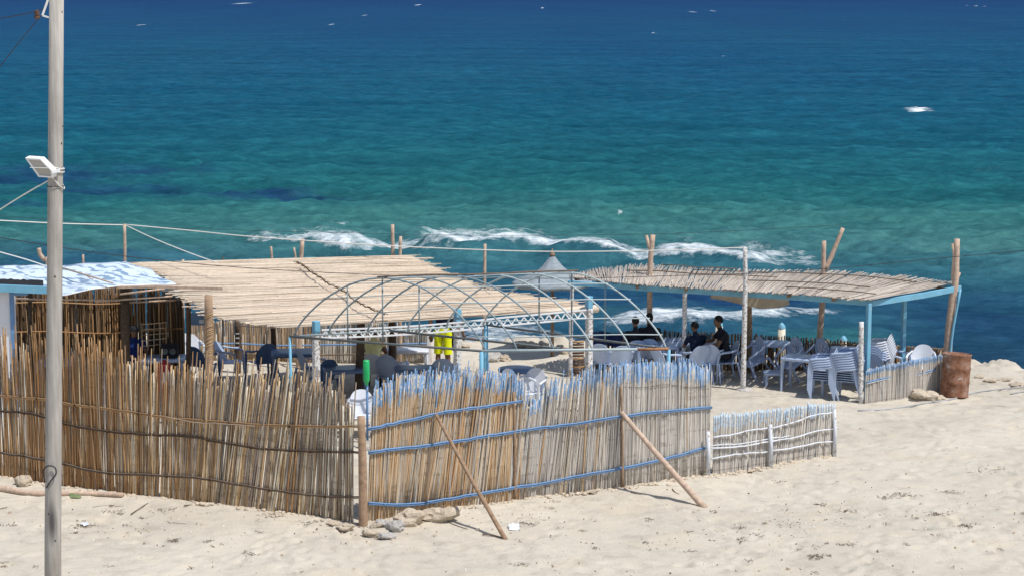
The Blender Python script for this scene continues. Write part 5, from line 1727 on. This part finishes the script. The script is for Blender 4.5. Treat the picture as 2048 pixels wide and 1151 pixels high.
# ------------------------------------------------------------------ people
def make_person(name, J, cols, label, loc, rz, scale=1.0, hair_len=0, vox=.011, extra=None, cat='person'):
    """J: joint positions. One continuous skin built round the bones; front is -Y."""
    mb = MB()
    segs = []   # (a, b, ra, rb, region)
    def limb(a, b_, ra, rb, reg, sx=1.0):
        a, b_ = Vector(a), Vector(b_)
        n_ = 7
        mb2 = []
        mb.tube([a.lerp(b_, t / 4) for t in range(5)], [ra + (rb - ra) * t / 4 for t in range(5)], 10)
        ball(a, (ra, ra, ra)); ball(b_, (rb, rb, rb))
        segs.append((a, b_, reg, max(ra, rb)))
    def ball(c, r, q=None, reg=None):
        vs, fs = [], []
        m_, n_ = 8, 12
        for i in range(m_ + 1):
            th = math.pi * i / m_
            for j in range(n_):
                ph = 2 * math.pi * j / n_
                v = Vector((math.sin(th) * math.cos(ph) * r[0], math.sin(th) * math.sin(ph) * r[1], math.cos(th) * r[2]))
                vs.append(Vector(c) + (q @ v if q is not None else v))
        for i in range(m_):
            for j in range(n_):
                fs.append((i * n_ + j, (i + 1) * n_ + j, (i + 1) * n_ + (j + 1) % n_, i * n_ + (j + 1) % n_))
        mb.add(vs, fs)
        if reg:
            segs.append((Vector(c), Vector(c), reg, max(r)))
    pel, chest, neck, head = (Vector(J[k]) for k in ('pelvis', 'chest', 'neck', 'head'))
    sp_q = (chest - pel).to_track_quat('Z', 'Y')
    hq = Quaternion((0, 0, 1), J.get('head_turn', 0)) @ Quaternion((1, 0, 0), J.get('nod', 0))
    ball(pel, (.165, .125, .13), None, 'legs')
    for t, rx, ry in ((.25, .150, .115), (.5, .150, .112), (.75, .165, .118), (1.0, .178, .118)):
        ball(pel.lerp(chest, t), (rx, ry, .12), sp_q, 'torso')
    ball(chest.lerp(neck, .45), (.155, .095, .085), sp_q, 'torso')
    limb(chest.lerp(neck, .75), head - Vector((0, 0, .06)), .056, .052, 'skin')
    H = lambda v: head + hq @ Vector(v)
    ball(H((0, .008, .03)), (.074, .092, .092), hq, 'skin')
    ball(H((0, -.018, -.035)), (.058, .066, .072), hq, 'skin')
    ball(H((0, -.045, -.085)), (.032, .030, .026), hq, 'skin')
    ball(H((0, -.094, -.015)), (.012, .020, .020), hq, 'skin')
    ball(H((0, -.084, .012)), (.009, .012, .024), hq, 'skin')
    ball(H((0, -.083, -.052)), (.022, .010, .010), hq, 'skin')
    for s in (-1, 1):
        ball(H((s * .074, .012, -.01)), (.010, .020, .030), hq, 'skin')
        ball(H((s * .030, -.078, .028)), (.018, .010, .008), hq, 'skin')
    for s, S in ((-1, 'R'), (1, 'L')):
        sh, el, wr = (Vector(J[k + S]) for k in ('shoulder', 'elbow', 'wrist'))
        hip, kn, an, toe = (Vector(J[k + S]) for k in ('hip', 'knee', 'ankle', 'toe'))
        limb(chest.lerp(neck, .35) + Vector((s * .07, 0, 0)), sh, .075, .060, 'torso')
        mid = sh.lerp(el, .55)
        limb(sh, mid, .057, .047, cols.get('sleeve', 'torso'))
        limb(mid, el, .046, .040, 'skin')
        limb(el, wr, .042, .027, 'skin')
        hd = (Vector(J.get('hand' + S, wr + (wr - el).normalized() * .09)) - wr)
        hdn = hd.normalized()
        sd = hdn.cross(Vector((0, 0, 1)))
        sd = sd.normalized() if sd.length > .1 else Vector((1, 0, 0))
        dn = sd.cross(hdn)
        dn = -dn if dn.z > 0 else dn
        limb(wr, wr + hdn * .035, .026, .028, 'skin')
        for k in range(4):
            o_ = (k - 1.5) * .021
            ln = (.068, .078, .074, .058)[k]
            a0 = wr + hdn * .055 + sd * o_ * .8
            a1 = wr + hdn * .085 + sd * o_
            a2 = a1 + hdn * ln * .5 + dn * .012
            a3 = a2 + hdn * ln * .35 + dn * .026
            limb(wr + hdn * .02 + sd * o_ * .5, a1, .015, .0115, 'skin')
            limb(a1, a2, .0105, .0095, 'skin'); limb(a2, a3, .0095, .008, 'skin')
        tb = wr + hdn * .025 - sd * s * .022
        limb(tb, tb - sd * s * .028 + hdn * .028, .014, .012, 'skin'); limb(tb - sd * s * .028 + hdn * .028, tb - sd * s * .034 + hdn * .06, .0115, .009, 'skin')
        th2 = hip.lerp(kn, .62)
        limb(hip, th2, .092, .072, 'legs')
        limb(th2, kn, .070, .056, cols.get('knee', 'legs'))
        cf_ = kn.lerp(an, .3)
        limb(kn, cf_, .054, .057, cols.get('shin', 'legs'))
        limb(cf_, an, .055, .036, cols.get('shin', 'legs'))
        limb(an - Vector((0, 0, .02)), toe, .040, .030, 'shoe')
        ball(an + Vector((0, .03, -.045)), (.036, .045, .030), None, 'shoe')
    me0 = mb.mesh(name + '_raw', 'skin')
    ob = bpy.data.objects.new(name, me0); COL.objects.link(ob)
    md = ob.modifiers.new('r', 'REMESH'); md.mode = 'VOXEL'; md.voxel_size = vox; md.use_smooth_shade = True
    sm = ob.modifiers.new('s', 'SMOOTH'); sm.factor = .5; sm.iterations = 3
    dg = bpy.context.evaluated_depsgraph_get()
    me = bpy.data.meshes.new_from_object(ob.evaluated_get(dg))
    ob.modifiers.clear(); ob.data = me
    me.name = name
    me.materials.clear()
    regs = ['skin', 'torso', 'legs', 'shoe']
    matn = {'skin': 'skin', 'torso': cols['torso'], 'legs': cols['legs'], 'shoe': cols.get('shoe', 'trousers')}
    for r_ in regs:
        me.materials.append(M[matn[r_]])
    nv = len(me.polygons)
    ce = np.zeros(nv * 3); me.polygons.foreach_get('center', ce); ce = ce.reshape(-1, 3)
    best = np.full(nv, 1e9); idx = np.zeros(nv, int)
    for a, b_, reg, rr_ in segs:
        a = np.array(a); b2 = np.array(b_); ab = b2 - a; l2 = ab.dot(ab) + 1e-12
        t = np.clip(((ce - a) @ ab) / l2, 0, 1) if l2 > 1e-9 else np.zeros(nv)
        dd = np.linalg.norm(ce - (a + t[:, None] * ab), axis=1) - rr_
        u = dd < best
        best[u] = dd[u]; idx[u] = regs.index(reg)
    me.polygons.foreach_set('material_index', idx)
    me.polygons.foreach_set('use_smooth', [True] * nv)
    ob.location = loc; ob.rotation_euler = (0, 0, rz); ob.scale = (scale,) * 3
    tag(ob, label, cat)
    # hair: a cap over the skull
    hm = MB()
    vs, fs = [], []
    m_, n_ = 9, 20
    for i in range(m_ + 1):
        th = math.pi * .70 * i / m_
        for j in range(n_):
            ph = 2 * math.pi * j / n_
            front = max(0, -math.sin(ph))
            t2 = th * (1 - .52 * front)
            wv = 1 + .02 * mnoise.noise((ph * 3, th * 6, 1))
            v = Vector((math.sin(t2) * math.cos(ph) * .081 * wv, .010 + math.sin(t2) * math.sin(ph) * .099 * wv, .030 + math.cos(t2) * .101 * wv))
            vs.append(H(v))
    for i in range(m_):
        for j in range(n_):
            fs.append((i * n_ + j, (i + 1) * n_ + j, (i + 1) * n_ + (j + 1) % n_, i * n_ + (j + 1) % n_))
    hm.add(vs, fs); hm.build('hair', 'hair', ob, True)
    em = MB()
    for s in (-1, 1):
        em.lathe([(0, -.006), (.006, 0), (0, .006)], 8, H((s * .030, -.086, .014)))
    em.build('eyes', 'eye', ob, True)
    if extra:
        extra(ob, J, H)
    return ob

def seated(lean=0.0, nod=0.0, turn=0.0, arms='table', slump=0.0):
    J = {}
    J['pelvis'] = (0, .05, .53)
    c = Vector((0, .08 - lean * .30, .91 - slump))
    J['chest'] = c
    nk = Vector((0, c.y - .02 - lean * .10, c.z + .17))
    J['neck'] = nk
    J['head'] = nk + Vector((0, -.03 - nod * .12, .155 - nod * .06))
    J['nod'] = nod * .8
    J['head_turn'] = turn
    for s, S in ((-1, 'R'), (1, 'L')):
        J['shoulder' + S] = c + Vector((s * .19, 0, .085))
        if arms == 'table':
            J['elbow' + S] = c + Vector((s * .24, -.16, -.12))
            J['wrist' + S] = Vector((s * .13, c.y - .40, .77))
        else:
            J['elbow' + S] = c + Vector((s * .25, -.05, -.20))
            J['wrist' + S] = Vector((s * .16, c.y - .26, .66))
        J['hip' + S] = (s * .09, .03, .51)
        J['knee' + S] = (s * .13, -.40, .50)
        J['ankle' + S] = (s * .13, -.38, .09)
        J['toe' + S] = (s * .14, -.52, .035)
    return J
def standing(step=.08):
    J = {'pelvis': (0, 0, .98), 'chest': (0, 0, 1.34), 'neck': (0, .01, 1.50), 'head': (0, -.02, 1.65), 'nod': .1, 'head_turn': 0}
    for s, S in ((-1, 'R'), (1, 'L')):
        J['shoulder' + S] = (s * .20, 0, 1.43)
        J['elbow' + S] = (s * .27, .03, 1.14)
        J['wrist' + S] = (s * .27, -.06, .88)
        J['hip' + S] = (s * .09, 0, .94)
        J['knee' + S] = (s * .11, -.02 - s * step * .3, .50)
        J['ankle' + S] = (s * .11, .02 + s * step * .5, .08)
        J['toe' + S] = (s * .13, -.12 + s * step * .5, .035)
    return J

def at_seat(px, row, deg, back=.0):
    return at(px, row)

make_person('person', seated(.1, .1, .3), {'torso': 'shirt_black', 'legs': 'trousers'}, 'man in dark shirt seated with his back turned, left of a taller man', at(1270, 752), math.radians(185), .96)
make_person('person', seated(0, 0, -.3), {'torso': 'shirt_black', 'legs': 'trousers'}, 'taller man in dark shirt seated at the table beside the forked post', at(1298, 749), math.radians(175), 1.0)
make_person('person', seated(.3, .2, .5), {'torso': 'shirt_navy', 'legs': 'trousers'}, 'boy with short hair seated behind the shade-tinted white table', at(1392, 762), math.radians(200), .94)
make_person('person', seated(.35, .1, 0), {'torso': 'shirt_black', 'legs': 'trousers'}, 'man in black seen in profile, seated and looking left', at(1446, 758), math.radians(-80), 1.02)
def cap_extra(ob, J, H):
    mb = MB()
    mb.lathe([(0, .14), (.05, .13), (.083, .09), (.092, .04), (.092, .03)], 18, (0, 0, 0))
    mb.v = [tuple(H(Vector(v) + Vector((0, .006, 0)))) for v in mb.v]
    rim = [H((x, -.09 - .06 * math.cos(x * 17), .045)) for x in (-.07, -.04, 0, .04, .07)]
    rim2 = [H((x, -.06, .055)) for x in (-.07, -.04, 0, .04, .07)]
    mb.sheet([rim2, rim], .006)
    mb.build('cap', 'black_cloth', ob, True)
make_person('person', seated(.15, .1, .2), {'torso': 'shirt_blue', 'legs': 'trousers'}, 'person in dark cap and blue shirt sitting in the cloth shelter', at(270, 778), math.radians(20), 1.0, extra=cap_extra)
make_person('person', seated(.75, .9, 0, slump=.04), {'torso': 'shirt_lime', 'legs': 'trousers', 'sleeve': 'skin'}, 'person in lime vest bent forward in a white chair, back to the beach', at(746, 780), math.radians(178), 1.0)

def shorts_extra(mat):
    def f(ob, J, H):
        mb = MB()
        for s, S in ((-1, 'R'), (1, 'L')):
            hip, kn = Vector(J['hip' + S]), Vector(J['knee' + S])
            d_ = kn - hip
            pr = []
            P = [hip + Vector((s * .015, 0, .07)), hip + Vector((s * .02, 0, 0)), hip + d_ * .35, hip + d_ * .7, hip + d_ * 1.0]
            vs, fs = [], []
            n_ = 14
            rs_ = [.092, .10, .094, .090, .094]
            for p, r_ in zip(P, rs_):
                for j in range(n_):
                    a = 2 * math.pi * j / n_
                    w = 1 + .05 * math.sin(3 * a + p.z * 20)
                    vs.append(p + Vector((math.cos(a) * r_ * w, math.sin(a) * r_ * w * 1.12, 0)))
            for i in range(4):
                for j in range(n_):
                    fs.append((i * n_ + j, i * n_ + (j + 1) % n_, (i + 1) * n_ + (j + 1) % n_, (i + 1) * n_ + j))
            mb.add(vs, fs)
        mb.lathe([(.130, .90), (.158, .95), (.156, 1.02), (.150, 1.06)], 20, fn=lambda r, z, a: (r * (1 - .22 * abs(math.sin(a))), z))
        mb.build('shorts', mat, ob, True)
    return f
make_person('person', standing(), {'torso': 'shirt_navy', 'legs': 'skin', 'knee': 'skin', 'shin': 'skin', 'shoe': 'skin'}, 'person standing in knee-length bright yellow shorts under the canopy edge', at(886, 752), math.radians(170), 1.0, extra=shorts_extra('shorts_yellow'))
make_person('person', standing(-.1), {'torso': 'shirt_black', 'legs': 'skin', 'knee': 'skin', 'shin': 'skin', 'shoe': 'skin'}, 'person in navy shorts standing behind the middle white post', at(903, 744), math.radians(150), .98, extra=shorts_extra('shirt_navy'))

# ------------------------------------------------------------------ rocks, driftwood, litter
def rock_mesh(seed, squash=.7):
    bm = bmesh.new()
    bmesh.ops.create_icosphere(bm, subdivisions=3, radius=1)
    for v in bm.verts:
        p = v.co.copy()
        n = mnoise.noise(p * 1.1 + Vector((seed * 7.1, 0, 0))) * .5 + mnoise.noise(p * 2.6 + Vector((0, seed * 3.3, 0))) * .25 + mnoise.noise(p * 6 + Vector((0, 0, seed))) * .08
        v.co = p * (1 + n)
        v.co.z *= squash
    me = bpy.data.meshes.new('rock'); bm.to_mesh(me); bm.free()
    me.materials.append(M['rock_tan'])
    return me
ROCKS = [rock_mesh(i) for i in range(7)]
def rock(px, row, w, h, mat, label, group, deep=1.0, sink=.25):
    p = at(px, row)
    s = p.y / FPX / math.cos(TH)
    wx, hz = w * s / 2, h * s / 2
    o = bpy.data.objects.new('rock', rnd.choice(ROCKS)); COL.objects.link(o)
    o.scale = (wx, wx * deep * .8, hz * 1.25)
    o.rotation_euler = (rnd.uniform(-.15, .15), rnd.uniform(-.15, .15), rnd.uniform(-.5, .5))
    o.location = p + Vector((0, wx * deep * .5, hz * (.7 - sink)))
    o.material_slots[0].link = 'OBJECT'; o.material_slots[0].material = M[mat]
    tag(o, label, 'rock', group)
g4 = 'rocks heaped at the foot of the fence corner'
rock(880, 1043, 74, 46, 'rock_tan', 'largest pale rock, at the fence foot right of the corner post', g4)
rock(818, 1050, 62, 48, 'rock_tan', 'brownish rock lying directly left of the largest pale rock', g4)
rock(793, 1062, 36, 34, 'rock_grey', 'dark grey angular rock in the middle of the heap', g4)
rock(768, 1054, 36, 24, 'rock_grey', 'small grey rock nearest the base of the corner post', g4)
rock(774, 1078, 34, 20, 'rock_grey', 'flat light grey stone lowest in the heap', g4)
rock(742, 1072, 34, 22, 'rock_tan', 'yellowish stone in front of the corner post', g4)
rock(752, 1056, 22, 18, 'rock_tan', 'little tan stone tucked behind the grey ones at the corner post', g4)
rock(690, 1060, 36, 20, 'rock_tan', 'low tan stone just left of the corner post', g4)
rock(666, 1050, 26, 14, 'rock_tan', 'smallest tan stone left of the corner post', g4)
rock(1188, 986, 16, 13, 'rock_tan', 'small pale stone at the foot of the fence between the two braces', g4)
rock(46, 972, 34, 34, 'rock_tan', 'upright pale stone against the fence left of the utility pole', g4)
g5 = 'rocks on the beach near the water'
rock(1852, 801, 52, 34, 'rock_tan', 'rough yellow lump of rock before the low blue-edged fence', g5)
rock(1876, 800, 30, 16, 'rock_tan', 'flat rock beside the yellow lump by the barrel', g5)
rock(985, 722, 42, 28, 'rock_grey', 'whitish jagged rock in the sun left of the umbrella shadow', g5)
rock(1010, 721, 26, 18, 'rock_tan', 'round tan rock right of the whitish jagged one', g5)
for i, (px, row, w, h, lab) in enumerate(((905, 694, 26, 16, 'rock at the water right of the yellow shorts'), (932, 692, 20, 12, 'small rock at the water left of the blue frame leg'), (1045, 690, 32, 18, 'shore rock left of the umbrella pole, pale and broad'),
        (1068, 694, 26, 22, 'pointed shore rock just left of the umbrella pole'), (1088, 690, 22, 16, 'shore rock touching the umbrella pole on its left'), (1120, 698, 26, 16, 'shore rock right of the umbrella pole'), (1132, 704, 24, 14, 'darker shore rock beside the white spotted post'),
        (1960, 752, 20, 10, 'rock on the sandy lip just right of the barrel'), (1984, 762, 26, 14, 'brown rock on the sandy lip right of the barrel'), (2012, 758, 26, 10, 'low brown rock on the sandy lip, farther right'), (2036, 770, 30, 14, 'rock on the sandy lip at the right edge'))):
    rock(px, row + 3, w, h, 'rock_tan', lab, g5)

def ground_stick(pts, r, label, mat='twig', name='stick', cat='stick', n=7, wob=.08, lift=.6):
    P = [at(px, py) + Vector((0, 0, r * lift)) for px, py in pts]
    mb = MB(); mb.tube(smooth_path(P, 4), [r, r * .7], n, wob=wob); return world_thing(mb, name, mat, label, cat, smooth=True)
ground_stick([(-60, 976), (0, 980), (60, 989), (140, 990), (200, 991), (246, 993)], .06, 'long brown log half buried in front of the fence', 'bark_pale', 'driftwood_log', 'log')
ground_stick([(185, 1014), (215, 1011), (262, 1014)], .008, 'thin crooked twig right of the utility pole')
ground_stick([(262, 1030), (280, 1018), (296, 1008)], .009, 'twig with a raised tip right of the utility pole', lift=3)
ground_stick([(345, 1045), (372, 1047)], .008, 'short straight twig lying before the reed fence')
ground_stick([(368, 1011), (384, 1009)], .012, 'stubby dark stick at the foot of the reed fence')
ground_stick([(898, 1020), (900, 1032), (895, 1042), (912, 1050), (935, 1058)], .010, 'bent root curling from the largest pale rock')
ground_stick([(965, 1068), (985, 1070), (1003, 1074)], .012, 'dark splinter by the foot of the thin brace')
ground_stick([(1345, 978), (1350, 984), (1358, 989)], .012, 'little curved stick near the thick brace')
ground_stick([(1262, 984), (1286, 990)], .010, 'short dark stick at the fence foot left of the thick brace')
def hose_part(pts, r, label):
    return ground_stick(pts, r, label, 'hose', 'hose', 'hose', 6, .02, .9)
hose_part([(1716, 822), (1780, 819), (1850, 807), (1900, 800), (1945, 787), (1980, 781), (2048, 775), (2150, 770)], .020, 'grey hose lying across the sand past the barrel')
hose_part([(2020, 788), (2048, 783), (2120, 780)], .012, 'thin dark hose end at the right edge of the beach')
# plastic scraps
def scrap(px, row, w, h, mat, label, cat='litter'):
    p = at(px, row); s = p.y / FPX
    mb = MB(); rw = []
    for i in range(4):
        rw.append([(w * s * (j / 5 - .5), h * s * 2.5 * (i / 3 - .5), .02 + .03 * rnd.random()) for j in range(6)])
    mb.sheet(rw, .004); o = mb.build('litter_scrap', mat, None, loc=p); o.rotation_euler = (.3, 0, rnd.random())
    tag(o, label, cat)
scrap(150, 993, 22, 8, 'leaf', 'small greenish plastic scrap on the log beside the utility pole')
scrap(1028, 1056, 22, 10, 'plastic_white', 'crushed white scrap right of the thin brace')
scrap(170, 1050, 14, 6, 'plastic_white', 'white scrap on the sand right of the utility pole')

# countless small debris: pebbles, bits of seaweed, shells
def debris(n, mat, smin, smax, zones, name, label, flat=.4):
    mb = MB()
    for i in range(n):
        if zones and rnd.random() < .65:
            z = rnd.choice(zones)
            px, py = rnd.gauss(z[0], z[2]), rnd.gauss(z[1], z[3])
        else:
            px, py = rnd.uniform(-80, 2130), 1151 - (rnd.random() ** 1.2) * 300
        if py < 800:
            continue
        p = at(px, py)
        s = rnd.uniform(smin, smax) * (1.6 if rnd.random() < .08 else 1)
        vs = []
        k = 5
        a0 = rnd.uniform(0, 6)
        el = rnd.uniform(.4, 1)
        for lz, lr in ((0, 1), (flat, .75)):
            for j in range(k):
                a = j * 2 * math.pi / k
                rr = s * lr * rnd.uniform(.6, 1.2)
                x, y = math.cos(a) * rr, math.sin(a) * rr * el
                vs.append(p + Vector((x * math.cos(a0) - y * math.sin(a0), x * math.sin(a0) + y * math.cos(a0), -.01 + (s * lz + .01) * (lz > 0))))
        mb.add(vs, [(4, 3, 2, 1, 0), (5, 6, 7, 8, 9)] + [(j, (j + 1) % k, k + (j + 1) % k, k + j) for j in range(k)])
    o = world_part(mb, name, mat, None)
    tag(o, label, None, None, 'stuff')
DZ = [(1900, 1020, 120, 30), (1700, 1060, 160, 30), (1620, 1040, 60, 14), (1200, 1100, 120, 30), (1060, 1030, 60, 20), (700, 1055, 60, 12), (330, 1060, 150, 30), (1500, 1070, 90, 25), (120, 1050, 100, 14)]
debris(520, 'twig', .006, .017, DZ, 'seaweed_bits', 'dark bits of dry seaweed scattered over the sand', .35)
debris(420, 'rock_tan', .012, .030, DZ + [(900, 1040, 120, 14), (1560, 930, 60, 10)], 'pebbles', 'small tan pebbles scattered over the sand', .6)
debris(170, 'shell', .008, .020, DZ, 'shell_bits', 'whitish shell fragments scattered over the sand', .5)
# crumbly sand and stones banked at the foot of the fences
def bank(base, n, name, label):
    mb = MB()
    B = [at(*p) for p in base]
    for i in range(n):
        u = rnd.random() * (len(B) - 1)
        k = int(u)
        p = B[k].lerp(B[k + 1], u - k) + Vector((rnd.gauss(0, .05), -abs(rnd.gauss(.04, .09)) - .02, 0))
        p.z = gh(p.x, p.y)
        s = rnd.uniform(.015, .05)
        vs = []
        for lz, lr in ((0, 1.1), (.5, .7)):
            for j in range(6):
                a = j * math.pi / 3
                rr = s * lr * rnd.uniform(.7, 1.2)
                vs.append(p + Vector((math.cos(a) * rr, math.sin(a) * rr, -.01 + (s * lz + .01) * (lz > 0))))
        mb.add(vs, [(5, 4, 3, 2, 1, 0), (6, 7, 8, 9, 10, 11)] + [(j, (j + 1) % 6, 6 + (j + 1) % 6, 6 + j) for j in range(6)])
    o = world_part(mb, name, 'rock_tan', None, True)
    tag(o, label, None, None, 'stuff')
bank(LB, 260, 'sand_clods', 'crumbled sand clods along the foot of the left reed fence')
bank(RB + WB, 420, 'sand_clods', 'crumbled sand clods along the foot of the blue-railed and white-railed fences')

def tufts(spots, label):
    mb = MB()
    for px, py, n, w in spots:
        c = at(px, py)
        for i in range(n):
            a = rnd.uniform(0, 6.28); L = rnd.uniform(.02, .085)
            p = c + Vector((rnd.gauss(0, w), rnd.gauss(0, w * .8), 0)); p.z = gh(p.x, p.y) + .006
            d = Vector((math.cos(a) * L, math.sin(a) * L, rnd.uniform(0, .02)))
            mb.tube([p, p + d * .5 + Vector((0, 0, rnd.uniform(.002, .018))), p + d], rnd.uniform(.002, .0045), 4)
    o = world_part(mb, 'seaweed_tufts', 'twig', None)
    tag(o, label, None, None, 'stuff')
sp_ = [(1932, 1052, 60, .07), (1632, 1113, 40, .06), (1640, 1010, 26, .08), (1690, 1022, 30, .08), (1875, 1028, 40, .10), (1905, 985, 24, .10), (1980, 940, 26, .16),
       (1770, 995, 30, .10), (1800, 990, 30, .10), (1515, 1070, 24, .06), (1480, 1055, 14, .05), (1700, 1090, 22, .07), (1040, 1130, 20, .05), (1060, 1048, 26, .10),
       (700, 1052, 30, .10), (330, 1020, 26, .10), (345, 1082, 24, .05), (225, 1022, 30, .10), (175, 1050, 26, .08), (20, 1050, 20, .06), (540, 1032, 34, .12), (625, 1045, 34, .12), (415, 1082, 16, .05), (1560, 962, 12, .05)]
for i in range(60):
    sp_.append((rnd.uniform(0, 2048), rnd.uniform(1000, 1150), rnd.randint(3, 9), rnd.uniform(.02, .06)))
tufts(sp_, 'dry dark tufts of seaweed and straw lying on the sand')
